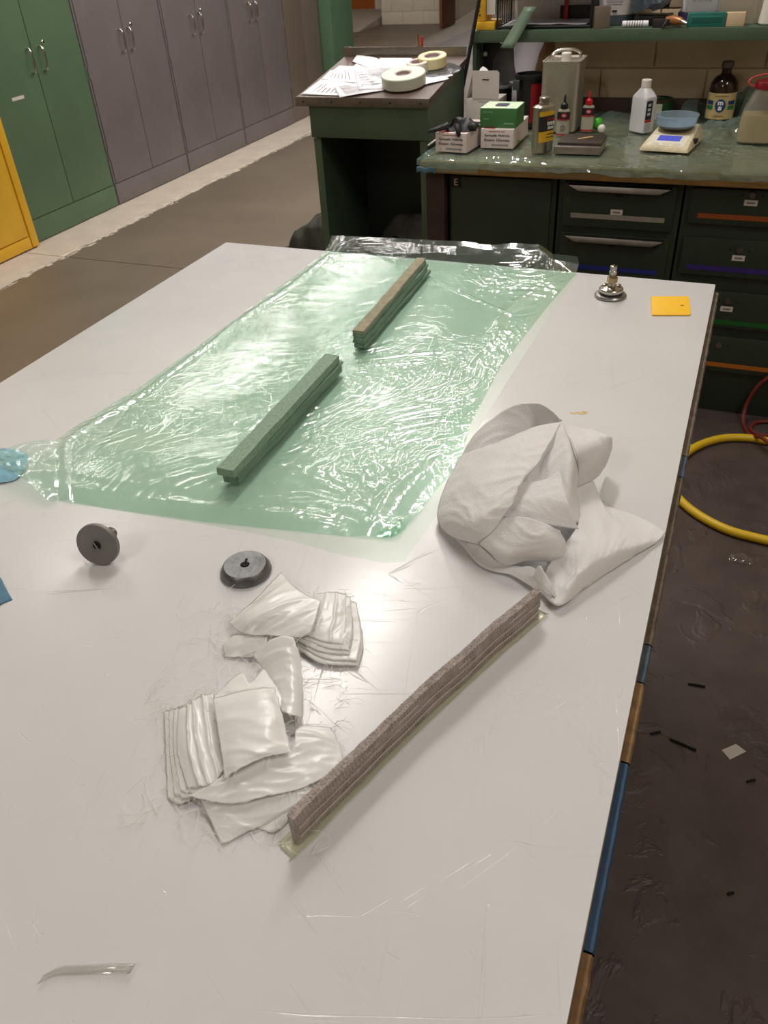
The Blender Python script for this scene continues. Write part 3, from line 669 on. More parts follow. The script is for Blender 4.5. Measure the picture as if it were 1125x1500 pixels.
# tall white open carton
t = thing('open_carton', 'tall white open carton behind the green carton', 'box', (-.965, 3.37, TB))
box(-.072, .06, -.05, .06, 0, .105, .001).build('carton', CARD, t)
fp = MB().prism([(-.048, 0), (.058, 0), (.058, .088), (.05, .096), (-.048, .096)], -.0015, 0); 
for q in fp.v: q.xyz = (q.x, -.0505 + q.z, q.y + .106)
fp.build('flap', CARD, t)
sf = MB().hexa([(-.073, -.05, .105), (-.0715, -.05, .105), (-.0715, .05, .105), (-.073, .05, .105), (-.05, -.05, .19), (-.0485, -.05, .19), (-.0485, .03, .19), (-.05, .03, .19)]); sf.build('flap', CARD, t)
box(-.008, .018, -.0533, -.0522, .17, .1735).build('slot', INKB, t)
text('FITTING INSTRUCTIONS', .068, .0055, INK, t, (.01, -.0508, .094)); glyphs(17, .05, .003, INK, t, (.018, -.0508, .082))
tag(MB().patch([[(-1.0, 3.36, 1.06), (-.985, 3.36, 1.065), (-.965, 3.36, 1.05)], [(-1.0, 3.38, 1.068), (-.987, 3.385, 1.076), (-.965, 3.38, 1.06)], [(-1.0, 3.42, 1.0), (-.985, 3.42, 1.0), (-.965, 3.42, 1.0)]], 5, .004, 60).build('tissue_paper', PAPER, loc=(-.98, 3.39, .98), world=True), 'bit of white tissue sticking out of the tall carton', 'paper')
# broom-like black pole and slim cartridges between desk and bench
t = thing('pole', 'thin black pole leaning between the desk and the bench', 'pole', (-1.068, 3.3, .0))
MB().tube([(-1.31, 3.505, .006), (-1.1187, 3.44, 0.8641), (-1.0225, 3.425, 1.2931), (-.98, 3.42, 1.48)], .0075, 10).build('shaft', BLACK, t, world=True)
t = thing('sealant_tube', 'tall slim white tube with yellow top and red band between desk and bench', 'tube', (-1.118, 3.475, 0))
MB().lathe([(.018, 0), (.019, .002), (.019, .80), (.018, .801)], 16).build('lower_body', DWOOD, t)
MB().lathe([(.018, .802), (.019, .803), (.019, .915), (.018, .917)], 16).build('band', CAP_R, t); MB().lathe([(.017, .917), (.018, .918), (.018, .93), (.017, .931)], 16).build('collar', WHITEP, t)
MB().lathe([(.016, .931), (.017, .932), (.017, 1.03), (.012, 1.032)], 16).build('body', BOT_CLEAR, t); MB().lathe([(.016, 1.033), (.017, 1.034), (.015, 1.075), (.006, 1.08)], 16).build('cap', YELLOW, t)
tag(MB().tube([(-1.0706, 2.9617, 0.8835), (-1.0431, 2.9899, 0.9015)], .003, 8).build('stirring_stick', WHITEP, loc=(-1.0899, 3.0687, 0.8715), world=True), 'thin white stick at the bench left corner beside the glove carton', 'stick')
# white roll, grey cloth, brown bag, dark tin at the back
t = thing('paper_roll', 'tall white roll leaning at the wall behind the black and red bin', 'roll', (-.90, 3.625, .884))
MB().tube([(-.0, .0, .002), (.03, .01, .255)], .056, 24).build('roll', film_mat('milky white roll', (.95, .95, .97), .85, (.93, .92, .97), .3, .05, 12, tl_=.7, fres=1.4), t)
tag(MB().patch([[(-.985, 3.57, 1.13), (-.96, 3.55, 1.138), (-.93, 3.545, 1.14), (-.915, 3.55, 1.125)], [(-1.0, 3.56, 1.07), (-.96, 3.54, 1.07), (-.925, 3.53, 1.07), (-.905, 3.535, 1.06)], [(-1.0, 3.56, 1.0), (-.96, 3.54, .99), (-.92, 3.525, 1.0), (-.89, 3.53, 1.01)]], 7, .006, 30).build('hanging_cloth', mat('grey cloth', (104, 100, 100), .85), loc=(-.95, 3.55, 1.0), world=True), 'dark grey cloth hanging in front of the white roll', 'cloth')
t = thing('paint_tin', 'black tin with grey rim between the carton and the bin', 'tin', (-.945, 3.5, TB))
MB().lathe([(.04, .0), (.042, .002), (.042, .115), (.04, .117)], 24).build('body', BLACK, t); MB().lathe([(.043, .117), (.044, .118), (.044, .128), (.038, .128), (.038, .118)], 24).build('rim', mat('grey rim', (120, 116, 116), .5), t)
mb = MB().patch([[(-.855, 3.62, .99), (-.82, 3.585, .98), (-.79, 3.585, .98), (-.77, 3.62, .99)], [(-.845, 3.62, 1.05), (-.81, 3.575, 1.05), (-.775, 3.57, 1.06), (-.765, 3.61, 1.05)], [(-.815, 3.62, 1.12), (-.79, 3.6, 1.14), (-.775, 3.6, 1.145), (-.765, 3.62, 1.13)]], 8, .014, 42)
bg = tag(mb.build('paper_bag', mat('brown paper', (170, 128, 84), .8, var=.5, vs=26), loc=(-.81, 3.6, .98), world=True), 'crumpled brown paper bag behind the square can', 'bag')
tag(box(-.86, -.765, 3.56, 3.63, .869, .985, .004).build('carton_box', DWOOD, loc=(-.81, 3.6, .869), world=True), 'dark brown box under the crumpled paper bag', 'box')
t = thing('bin', 'black and red plastic bin behind the square metal can', 'bin', (-.80, 3.385, TB))
MB().lathe([(.044, .0), (.046, .002), (.056, .172), (.052, .172), (.044, .006)], 32).build('body', BLACK, t)
MB().lathe([(.054, .168), (.06, .17), (.06, .184), (.054, .184)], 32, ring=True).build('rim', BLACK, t)
mb = MB(); rows = []
for i in range(7):
    z = .02 + .135 * i / 6; r = .0475 + .0567 * (z / .98) + .0005; rows.append([V(r * cos(a), r * sin(a), z) for a in [radians(-75 + 120 * k / 16) for k in range(17)]])
mb.grid(rows).build('red_panel', mat('deep red plastic', (150, 16, 24), .45), t)
box(-.055, -.03, -.062, -.045, .135, .168, .003).build('clip', mat('dark grey plastic', (66, 66, 68), .5), t)
# square metal can with handle
t = thing('metal_can', 'tall square bare metal can with wire handle and white cap', 'can', (-.672, 3.37, TB), .03)
MB().loft([(0, 0, 0, .068, .078, 9), (.004, 0, 0, .07, .08, 9), (.228, 0, 0, .07, .08, 9), (.232, 0, 0, .072, .082, 9), (.236, 0, 0, .072, .082, 9), (.236, 0, 0, .066, .076, 9), (.232, 0, 0, .064, .074, 9)], 48).build('body', mat('dull tinplate', (190, 182, 168), .4, .65, var=.15, vs=10), t)
MB().lathe([(.017, .232), (.018, .233), (.018, .258), (.016, .261), (.004, .262)], 20, (.012, -.045, 0)).build('cap', WHITEP, t)
MB().tube(spline([(-.045, -.03, .234), (-.043, -.028, .25), (-.02, -.01, .262), (.025, .012, .263), (.05, .025, .252), (.052, .026, .234)], 6), .0065, 10).build('handle', CHROME, t)
# small oblong can
t = thing('solvent_can', 'small oblong tin can with yellow and black label at the bench front', 'can', (-.655, 2.985, TB), .95)
MB().loft([(0, 0, 0, .036, .022, 3.2), (.002, 0, 0, .038, .024, 3.2), (.138, 0, 0, .038, .024, 3.2), (.142, 0, 0, .0395, .0255, 3.2), (.145, 0, 0, .0395, .0255, 3.2), (.15, 0, 0, .03, .02, 2.6), (.152, 0, 0, .015, .015, 2)], 40).build('body', TIN, t)
MB().lathe([(.016, .151), (.0175, .152), (.0175, .158), (.0145, .16), (.0145, .163), (.0175, .165), (.0175, .172), (.015, .174), (.003, .173)], 24).build('cap', TIN, t)
def wrap(t, rx, ry, pw, z0, z1, a0, a1, m, name='label_print', off=.0007, cx=0, cy=0):
    rows = []
    for z in (z0, z1):
        r = []
        for k in range(21):
            a = a0 + (a1 - a0) * k / 20; ca, sa = cos(a), sin(a)
            r.append((cx + (rx + off) * abs(ca) ** (2 / pw) * (1 if ca > 0 else -1), cy + (ry + off) * abs(sa) ** (2 / pw) * (1 if sa > 0 else -1), z))
        rows.append(r)
    return MB().grid(rows).build(name, m, t)
A0, A1 = radians(216), radians(338)
wrap(t, .038, .024, 3.2, .118, .133, A0, A1, mat('label yellow', (222, 176, 34), .5)); wrap(t, .038, .024, 3.2, .07, .1175, A0, A1, mat('label black', (36, 32, 38), .5)); wrap(t, .038, .024, 3.2, .036, .0695, A0, A1, MATS['label yellow']); wrap(t, .038, .024, 3.2, .004, .0355, radians(270), A1, mat('label grey', (120, 124, 116), .45))
glyphs(7, .036, .008, mat('label red', (150, 40, 44), .5), t, (.012, -.0262, .108)); glyphs(4, .032, .011, INKW, t, (.012, -.0262, .094)); glyphs(4, .026, .009, INKW, t, (.012, -.0262, .08)); glyphs(9, .034, .003, MATS['label black'], t, (.012, -.0262, .06)); glyphs(10, .036, .003, MATS['label black'], t, (.012, -.0262, .05))
# two oil bottles
def drip_bottle(loc, capm, label):
    t = thing('oil_bottle', label, 'bottle', loc, 0, 'small dropper oil bottles')
    MB().loft([(0, 0, 0, .022, .013, 2.6), (.002, 0, 0, .0235, .0145, 2.6), (.08, 0, 0, .0225, .0145, 2.6), (.088, 0, 0, .019, .013, 2.3), (.09, 0, 0, .012, .011, 2)], 28).build('body', mat('grey oil plastic', (168, 166, 148), .35), t)
    MB().lathe([(.0125, .09), (.0135, .091), (.013, .106), (.0085, .109), (.005, .112), (.0036, .132), (.0015, .137)], 18).build('nozzle_cap', capm, t)
    f = lambda z0, z1, m, **k: wrap(t, .0228, .0147, 2.6, z0, z1, radians(185), radians(355), m, **k)
    f(.058, .082, mat('label dark', (30, 24, 28), .5)); f(.053, .0578, INKR)
    lg = MB().lathe([(.0005, 0), (.009, 0), (.0088, .0008), (.0005, .0008)], 20, (.004, -.0156, .070), Matrix.Rotation(pi / 2, 4, 'X') @ Matrix.Diagonal((1.2, .85, 1, 1))).build('emblem', INKR, t)
    glyphs(4, .012, .003, INKW, t, (.004, -.0172, .0715)); glyphs(3, .009, .002, INKW, t, (.004, -.0172, .0675))
    f(.002, .008, INKR)
    return t
t = drip_bottle((-.635, 3.235, TB + .001), BLACK, 'grey oil bottle with black nozzle in front of the square can')
MB().lathe([(.008, 0), (.0092, 0), (.0092, .0008), (.008, .0008)], 22, (.002, -.0152, .028), Matrix.Rotation(pi / 2, 4, 'X'), ring=True).build('emblem', INKB, t); glyphs(1, .003, .008, INKB, t, (.002, -.0162, .028))
drip_bottle((-.56, 3.315, TB + .001), CAP_R, 'grey oil bottle with red nozzle right of the square can')
def ball(name, loc, r, m, lb): 
    return tag(MB().lathe([(r * max(.02, sin(pi * k / 14)), r - r * cos(pi * k / 14)) for k in range(15)], 24).build(name, m, loc=loc), lb, 'ball')
ball('ball', (-.527, 3.345, TB + .001), .021, mat('bright green plastic', (70, 170, 50), .25), 'bright green ball behind the steel plates')
ball('ball', (-.503, 3.300, TB + .001), .014, WHITEP, 'white ball in front of the green ball')
tag(MB().loft([(0, 0, 0, .012, .008, 2), (.004, 0, 0, .013, .009, 2), (.008, 0, 0, .008, .005, 2)], 18).build('bottle_cap', mat('lime plastic', (110, 200, 60), .3), loc=(-0.7703, 3.0852, 0.8775)), 'small lime green cap beside the right glove carton', 'cap')
# steel plates
o = tag(box(-.079, .079, -.075, .078, 0, .024, .0015).build('steel_block', mat('ground steel', (150, 142, 134), .38, .8, var=.15, vs=20), loc=(-.53, 3.035, TB), rz=.02), 'grey machined steel block lying on the bench film', 'block')
o2 = tag(box(-.074, .074, -.06, .072, 0, .009, .001).build('steel_plate', mat('dark steel', (92, 84, 80), .4, .7, var=.2, vs=20), loc=(-.526, 3.04, TB + .0245), rz=.0), 'dark brown-grey steel plate on top of the steel block', 'plate')
tag(MB().hexa([(-.03, -.004, 0), (.03, -.004, 0), (.03, .004, 0), (-.03, .004, 0), (-.03, -.004, .002), (.03, -.004, .002), (.03, .004, .002), (-.03, .004, .002)]).build('wooden_stick', mat('pale wood', (206, 170, 116), .7), loc=(-.517, 3.05, TB + .034), rz=.75), 'short pale wooden stick on the dark steel plate', 'stick')
# white alcohol bottle
t = thing('alcohol_bottle', 'white plastic bottle with white cap and dark side label at the bench back', 'bottle', (-.366, 3.345, TB), -.7)
MB().loft([(0, 0, 0, .038, .026, 6), (.003, 0, 0, .04, .028, 6), (.112, 0, 0, .04, .028, 6), (.118, 0, 0, .0395, .0275, 5), (.142, 0, 0, .02, .017, 3), (.146, 0, 0, .0165, .0165, 2)], 36).build('body', BOT_CLEAR, t)
MB().lathe([(.0165, .146), (.0175, .147), (.0175, .17), (.016, .172), (.003, .172)], 24).build('cap', WHITEP, t)
box(.0402, .0412, -.024, .004, .046, .108).build('label_print', mat('label navy', (34, 36, 58), .5), t)
for k in range(3): glyphs(3, .014, .009, INKW, t, (.0418, -.01, .064 + k * .015), 'right')
box(.0402, .0412, -.024, .004, .036, .045).build('label_stripe', INKR, t)
for k in range(4): box(.0402, .0408, -.024, .004, .010 + k * .006, .0115 + k * .006).build('print', INK, t)
# green tin behind
t = thing('coffee_tin', 'green and white tin lying behind the white bottle', 'tin', (-.335, 3.575, TB))
MB().lathe([(.05, 0), (.052, .002), (.052, .066), (.05, .068), (.046, .068), (.044, .064)], 32).build('body', mat('tin dark green', (20, 66, 36), .4), t)
MB().lathe([(.0525, .063), (.0535, .064), (.0535, .071), (.05, .072), (.046, .071)], 32, ring=True).build('rim', mat('brown tin rim', (76, 60, 48), .4, .6), t)
wrap(t, .052, .052, 2, .006, .06, radians(215), radians(290), mat('tin cream label', (196, 196, 180), .5)); wrap(t, .052, .052, 2, .03, .042, radians(222), radians(236), INKR, off=.0014)
# scale
t = thing('digital_scale', 'cream digital scale with blue display and stained body', 'scale', (-.24, 3.10, TB + .001), -.13)
MB().hexa([(-.084, -.072, 0), (.084, -.072, 0), (.084, .165, 0), (-.084, .165, 0), (-.078, -.066, .016), (.078, -.066, .016), (.066, .155, .05), (-.066, .155, .05)]).bevel(.008).build('body', mat('stained cream plastic', (218, 206, 174), .5, var=.24, vs=34), t)
def onbody(x, v, up=.0012): return (x, -.066 + .221 * v, .016 + .034 * v + up)
def panel(x0, x1, v0, v1, th=.0012): 
    return MB().hexa([onbody(x0, v0, 0), onbody(x1, v0, 0), onbody(x1, v1, 0), onbody(x0, v1, 0), onbody(x0, v0, th), onbody(x1, v0, th), onbody(x1, v1, th), onbody(x0, v1, th)])
fc = panel(-.062, .062, .03, .46, .0012).build('face_plate', mat('pale face plate', (228, 224, 206), .5, var=.1, vs=60), t)
lcd = bpy.data.materials.new('lit blue display'); lcd.use_nodes = True; pb = lcd.node_tree.nodes['Principled BSDF']; pb.inputs['Base Color'].default_value = c255(60, 70, 170); pb.inputs['Emission Color'].default_value = c255(70, 84, 205); pb.inputs['Emission Strength'].default_value = .35
panel(-.038, .038, .22, .42, .0022).build('display', lcd, fc)
seg = mat('pale digits', (120, 132, 226), .5)
for k in range(5):
    x = -.03 + k * .0145
    for dx, v0, v1 in ((0, .26, .39), (.006, .26, .39)): panel(x + dx, x + dx + .0016, v0, v1, .0027).build('digit', seg, t)
for k in range(3):
    x = -.035 + k * .035; panel(x - .012, x + .012, .06, .13, .0025).bevel(.001).build('button', mat('scale button', (214, 208, 190), .5), fc)
MB().loft([(-.004, 0, .09, .045, .045, 2), (.0, 0, .09, .058, .055, 2.6), (.003, 0, .09, .058, .055, 2.6)], 32).build('pan', STEEL, t).location = (0, 0, .05)
box(.074, .088, .02, .045, .012, .026, .002).build('plug', BLACK, t)
t2 = thing('plastic_bowl', 'translucent blue plastic bowl standing on the scale', 'bowl', (-.232, 3.19, TB + .0545))
MB().lathe([(.002, .001), (.062, .001), (.066, .003), (.0715, .032), (.074, .032), (.073, .035), (.070, .034), (.0645, .005), (.002, .003)], 40, mtx=Matrix.Diagonal((1, .9, 1, 1))).build('bowl', BLUEP, t2)
# brown bottle
t = thing('brown_bottle', 'large brown glass bottle with a worn cream label', 'bottle', (-.108, 3.55, .880), .0)
MB().lathe([(.044, 0), (.0495, .004), (.0505, .02), (.0505, .105), (.047, .125), (.036, .141), (.022, .15), (.0175, .155), (.0175, .168), (.0195, .17), (.0195, .176), (.014, .177)], 36).build('body', mat('brown glass', (36, 22, 18), .12, var=.1, vs=5, coat=.3), t)
MB().lathe([(.0185, .172), (.0215, .173), (.0215, .19), (.019, .192), (.003, .192)], 24).build('cap', mat('dirty brown cap', (74, 66, 52), .6, var=.3, vs=60), t)
LB = mat('worn cream label', (200, 180, 128), .7, var=.25, vs=34)
wrap(t, .0505, .0505, 2, .006, .094, radians(195), radians(345), LB)
def arcbox(a0, a1, z0, z1, m, off=.0014): return wrap(t, .0505, .0505, 2, z0, z1, radians(a0), radians(a1), m, off=off, name='label_print')
arcbox(206, 240, .055, .069, mat('label blue', (20, 60, 112), .6)); arcbox(300, 334, .055, .069, MATS['label blue']); arcbox(206, 240, .038, .0525, mat('label green', (26, 120, 56), .6)); arcbox(300, 334, .038, .0525, MATS['label green'])
rows = []
for i in range(9):
    rr = .0195 * i / 8 + .0002; rows.append([(lambda xx, zz: V(xx, -math.sqrt(.0527 ** 2 - xx * xx), zz))(rr * cos(2 * pi * k / 24) * .95, .053 + rr * 1.14 * sin(2 * pi * k / 24)) for k in range(25)])
MB().grid(rows).build('emblem', MATS['label blue'], t)
text('m', .019, .0125, INKW, t, (0, -.0536, .0615), bold=.04); text('s', .0135, .014, INKW, t, (0, -.0536, .0445), bold=.04)
glyphs(15, .05, .0035, mat('label brown', (132, 84, 40), .7), t, (.0, -.0524, .085)); glyphs(10, .034, .0035, MATS['label brown'], t, (0, -.0524, .018))
# jug with red lid
t = thing('plastic_jug', 'clear plastic jug with red screw lid half full of yellowish liquid', 'jug', (.045, 3.245, TB))
MILK = film_mat('milky jug plastic', (.9, .9, .86), .22, (.72, .70, .62), .25, .05, 12)
MB().loft([(0, 0, 0, .07, .05, 4), (.004, 0, 0, .074, .054, 4), (.06, 0, 0, .074, .054, 4), (.1, 0, 0, .068, .051, 3.4), (.14, 0, 0, .052, .046, 2.6), (.158, 0, 0, .044, .043, 2), (.17, 0, 0, .042, .042, 2)], 44).build('body', MILK, t)
MB().loft([(.003, 0, 0, .068, .048, 4), (.006, 0, 0, .071, .051, 4), (.06, 0, 0, .071, .051, 4), (.086, 0, 0, .0675, .049, 3.6)], 44).build('liquid', mat('pale yellow liquid', (176, 160, 116), .3), t)
MB().lathe([(.044, .163), (.047, .164), (.047, .18), (.044, .186), (.02, .19), (.003, .19)], 32).build('lid', mat('dark red plastic', (118, 14, 26), .3), t)
MB().tube(spline([(-.045, -.005, .17), (-.06, -.012, .174), (-.068, -.01, .186), (-.05, .0, .198), (-.01, .005, .205), (.03, .0, .2)], 5), .0028, 8).build('strap', mat('pink red strap', (190, 70, 70), .4), t)

# --- things on the shelf
Z = 1.1905
t = thing('wall_bracket', 'yellow angled tool holder at the shelf left end', 'holder', (-1.0, 3.52, Z))
box(-.045, .03, -.06, .05, 0, .028, .004).build('base', YELLOW, t); box(-.043, -.008, -.055, .04, .029, .21, .004).build('upright', YELLOW, t)
box(-.006, .028, -.05, .03, .05, .2, .002).build('insert', WHITEP, t)
for k in range(5): glyphs(2, .008, .007, INKB, t, (-.03, -.0562, .05 + k * .014), gaps=(1,) if k % 2 else ())
t = thing('letter_tray', 'black two tier wire letter tray with papers on the shelf', 'tray', (-.785, 3.57, Z))
for z in (.004, .096):
    mb = MB()
    for a, b in (((-.175, -.1), (.175, -.1)), ((.175, -.1), (.175, .1)), ((.175, .1), (-.175, .1)), ((-.175, .1), (-.175, -.1))): mb.tube([(a[0], a[1], z + .004), (b[0], b[1], z + .004)], .0045, 8)
    for k in range(1, 12): mb.tube([(-.175 + k * .029, -.1, z + .002), (-.175 + k * .029, .1, z + .002)], .0015, 6)
    mb.build('tier', BLACK, t)
    sh = MB().patch([[(-.16, -.09, z + .009), (0, -.092, z + .012), (.16, -.088, z + .009)], [(-.16, .0, z + .009), (0, .0, z + .010), (.16, .0, z + .01)], [(-.16, .09, z + .009), (0, .09, z + .01), (.16, .09, z + .009)]], 5, .003, 14)
    solid(tag(sh.build('paper_sheet', mat('grey paper', (150, 148, 152), .8) if z < .05 else PAPER, loc=(-.785, 3.57, Z)), 'grey paper in the lower tier of the letter tray' if z < .05 else 'white papers in the upper tier of the letter tray', 'paper'), .002)
for s in (-1, 1):
    mb = MB()
    for y in (-.1, -.066, -.033, 0, .033, .066, .1): mb.tube([(s * .177, y, .0), (s * .177, y, .15)], .004 if abs(y) > .09 else .0022, 8)
    mb.tube([(s * .177, -.1, .15), (s * .177, .1, .15)], .004, 8)
    mb.build('side_frame', BLACK, t)
tag(box(-.95, -.62, 3.676, 3.690, Z, Z + .14, .003).build('folder', mat('pale folder', (196, 190, 186), .8), loc=(-.78, 3.67, Z), world=True), 'pale folder standing behind the letter tray', 'folder')
tag(box(-.76, -.6, 3.642, 3.656, Z, Z + .06, .002).build('black_case', BLACK, loc=(-.68, 3.65, Z), world=True), 'flat black case behind the lower tray', 'case')
tag(box(-.742, -.726, 3.63, 3.64, Z, Z + .1, .002).build('marker_pen', CAP_R, loc=(-.73, 3.635, Z), world=True), 'red marker standing behind the letter tray', 'pen')
mb = MB(); q = [(-0.8573, 3.46, 1.2647), (-0.8106, 3.46, 1.2637), (-0.8776, 3.4, 1.1363), (-0.9283, 3.4, 1.1389)]; q = [Vector(p) for p in q]
rows = [[q[0].lerp(q[1], u).lerp(q[3].lerp(q[2], u), k / 8) + V(0, .004 * sin(pi * k / 8), 0) for u in (0, .5, 1)] for k in range(9)]
solid(tag(mb.grid(rows).build('metal_strip', mat('pale green metal', (98, 118, 98), .45), loc=q[3], world=True), 'flat green metal strip leaning out of the tray over the shelf edge', 'strip'), .002)
t, a, b, h = carton('metal_block', -.597, -.545, 3.46, 3.5, Z, Z + .068, mat('grey block', (128, 118, 104), .5, .3, var=.15, vs=18), 'small grey metal block between the tray and the white bucket', .5, None, 'block')
MB().box(-a + .004, a - .004, -b + .004, b - .004, h, h + .0012).build('top_face', mat('grey block top', (92, 84, 78), .5), t)
t = thing('bucket', 'white plastic bucket with a printed label', 'bucket', (-.535, 3.61, Z))
MB().lathe([(.06, 0), (.063, .003), (.066, .032), (.068, .033), (.069, .034), (.075, .17), (.078, .172), (.078, .18), (.07, .18), (.066, .01)], 40).build('body', mat('bucket white', (206, 200, 200), .5), t)
MB().lathe([(.0645, .001), (.0665, .002), (.0685, .031), (.067, .032)], 40, ring=True).build('band', mat('slate band', (74, 84, 92), .5), t)
for k, (z, wd_) in enumerate(((.115, .07), (.108, .06), (.098, .075), (.09, .05), (.082, .07), (.074, .06), (.066, .055))):
    a0 = 270 - wd_ / .07 * 32; wrap(t, .0695 + (z - .03) * .043, .0695 + (z - .03) * .043, 2, z, z + .0025, radians(a0), radians(270 + wd_ / .07 * 25), INK, 'print', .001)
text('MADE IN THE USA', .04, .004, INK, t, (0, -.0742, .056))
box(-.009, .009, -.0738, -.0725, .043, .05).build('barcode', INKB, t)
t = thing('rubber_glove', 'dark blue-grey glossy gloves heaped above the black case', 'gloves', (-.4, 3.55, Z + .045))
mb = MB().patch([[(-.07, -.03, .0), (-.03, -.045, .005), (.02, -.045, .01), (.075, -.03, .04)], [(-.075, -.01, .04), (-.03, -.03, .055), (.03, -.02, .045), (.085, -.01, .065)], [(-.07, .02, .09), (-.03, .01, .1), (.03, .02, .1), (.07, .03, .085)], [(-.05, .05, .0), (-.03, .05, .0), (.03, .05, .0), (.05, .05, .0)]], 7, .01, 46)
mb.build('glove', mat('slate rubber', (48, 60, 68), .3), t)
MB().patch([[(-.01, -.05, .02), (.03, -.05, .03), (.08, -.04, .07)], [(.0, -.052, .005), (.04, -.055, .012), (.09, -.05, .06)]], 6, .004, 60).build('cuff', RUBBER, t)
tag(box(-.065, .065, -.04, .05, 0, .032, .003).build('black_case', BLACK, loc=(-.395, 3.56, Z)), 'black case lying under the dark gloves', 'case')
tag(box(-.03, .03, -.012, .012, 0, .026, .002).build('black_case', mat('charcoal case', (44, 38, 36), .5), loc=(-.355, 3.475, Z)), 'small charcoal box right of the white paper roll', 'case')
t = thing('paper_roll', 'rolled white printed paper lying at the shelf front', 'roll', (-.448, 3.487, Z + .0105), .0)
MB().lathe([(.0085, -.046), (.0105, -.046), (.0105, .046), (.0085, .046)], 20, mtx=Matrix.Rotation(pi / 2, 4, 'Y'), ring=True).build('roll', PAPER, t)
for k in range(7): MB().lathe([(.0106, -.03 + k * .009), (.0109, -.03 + k * .009), (.0109, -.027 + k * .009), (.0106, -.027 + k * .009)], 20, mtx=Matrix.Rotation(pi / 2, 4, 'Y'), ring=True).build('print', INK, t)
t = thing('hand_tool', 'copper coloured hand tool with black cable beside the teal box', 'tool', (-.305, 3.47, Z))
MB().tube([(-.035, .02, .02), (-.01, .005, .021), (.02, -.01, .018)], .015, 14, rs=[.012, .017, .012]).build('body', mat('copper paint', (166, 112, 70), .35, .5), t)
MB().tube([(.02, -.01, .018), (.04, -.02, .012)], .008, 12, rs=[.0085, .006]).build('tip', CHROME, t)
MB().tube(spline([(-.03, -.01, .025), (-.04, -.02, .008), (-.045, -.021, .002), (-.02, -.0215, .004), (.02, -.02, .006)], 6), .0022, 8).build('cable', BLACK, t)
t = thing('long_box', 'teal and cream long carton at the shelf front', 'box', (-.172, 3.485, Z), .04)
box(-.095, .03, -.016, .016, 0, .042, .001).build('sleeve', mat('teal card', (26, 112, 100), .55, var=.1, vs=30), t); box(.0305, .094, -.0155, .0155, 0, .041, .001).build('inner_box', mat('cream card', (214, 190, 156), .7), t)
box(-.0962, -.0955, -.0155, .0155, .001, .041).build('end_panel', MATS['cream card'], t); box(-.085, .02, -.0168, -.0163, .03, .0325).build('print', mat('teal print', (60, 150, 140), .6), t); box(-.08, .02, -.0168, -.0163, .012, .026).build('print', mat('teal shade', (16, 88, 78), .6), t)
box(.031, .034, -.0164, -.0158, .0, .041).build('edge_line', INKB, t)
t = thing('square_tub', 'white square tub with purple base band behind the teal box', 'tub', (-.232, 3.60, Z))
MB().loft([(0, 0, 0, .076, .05, 6), (.002, 0, 0, .078, .052, 6), (.036, 0, 0, .08, .054, 6)], 36).build('base', mat('violet plastic', (72, 68, 110), .35), t); MB().loft([(.0365, 0, 0, .068, .05, 6), (.04, 0, 0, .07, .052, 6), (.17, 0, 0, .078, .056, 6)], 36).build('body', BOT_CLEAR, t)
text('NET WT 4.99 LBS', .066, .006, INK, t, (.0, -.0558, .072)); box(-.03, .03, -.0553, -.0545, .09, .092).build('print', INK, t)
t = thing('cardboard_box', 'grey-beige box with a yellow label at the shelf right', 'box', (-.095, 3.60, Z))
box(-.075, .09, -.07, .06, 0, .19, .002).build('carton', mat('beige grey card', (160, 152, 134), .7), t)
lbq = box(-.005, .085, -.0712, -.0704, .098, .17).build('label_print', mat('warning yellow', (226, 200, 20), .5), t)
text('Yellow', .042, .016, INKW, t, (.055, -.072, .125), bold=.01)
t = thing('white_jug', 'thick white plastic jug at the right end of the shelf in view', 'jug', (.03, 3.525, Z))
MB().loft([(0, 0, 0, .058, .05, 4), (.006, 0, 0, .064, .056, 4), (.05, 0, 0, .06, .056, 4), (.13, 0, 0, .055, .052, 4), (.17, 0, 0, .03, .03, 2), (.185, 0, 0, .02, .02, 2)], 40).build('body', WHITEP, t)
MB().lathe([(.02, .185), (.022, .186), (.022, .205), (.004, .206)], 20).build('cap', WHITEP, t)

# ------------------------------------------------------------------ the big table
TZ = .89
tb = thing('work_table', 'large table with a scratched white plastic top', 'table', (-.6, .6, 0))
box(-1.232, 0, -.64, 1.808, TZ - .012, TZ, .0012).build('top_sheet', HDPE, tb, world=True)
box(-1.24, .001, -.645, 1.80, TZ - .05, TZ - .0125, .001).build('substrate', mat('plywood core', (120, 96, 66), .7, var=.2, vs=10), tb, world=True)
EDG = [(1.12, 1.80, mat('edge grey brown', (104, 92, 80), .65, var=.4, vs=50, bump=.5, bs=60)), (1.06, 1.118, mat('edge slate', (70, 80, 92), .6, var=.3, vs=40)), (.70, 1.058, mat('edge brown', (92, 78, 64), .65, var=.4, vs=50, bump=.5, bs=60)), (.64, .698, mat('edge dark blue grey', (60, 74, 84), .6, var=.4, vs=60)), (.53, .638, mat('edge tan', (122, 92, 50), .6, var=.4, vs=60)), (.335, .528, mat('edge blue paint', (30, 66, 96), .5, var=.2, vs=50)), (.16, .333, mat('edge wood', (120, 86, 46), .6, var=.4, vs=40)), (-.64, .158, mat('edge wood dark', (110, 80, 50), .6, var=.4, vs=40))]
for y0, y1, m in EDG:
    nseg = max(3, int((y1 - y0) / .012)); rows = []
    for k in range(nseg + 1):
        y = y0 + (y1 - y0) * k / nseg; j = .0016 * noise.noise(V(y * 60, 1, 0)); rows.append([(.0012, y, TZ - .0145), (.0085 + j, y, TZ - .0145 + j * .3), (.0105 + j, y, TZ - .0175), (.010 + j, y, TZ - .05), (.0012, y, TZ - .05)])
    MB().grid(rows).build('edge_strip', m, tb, world=True)
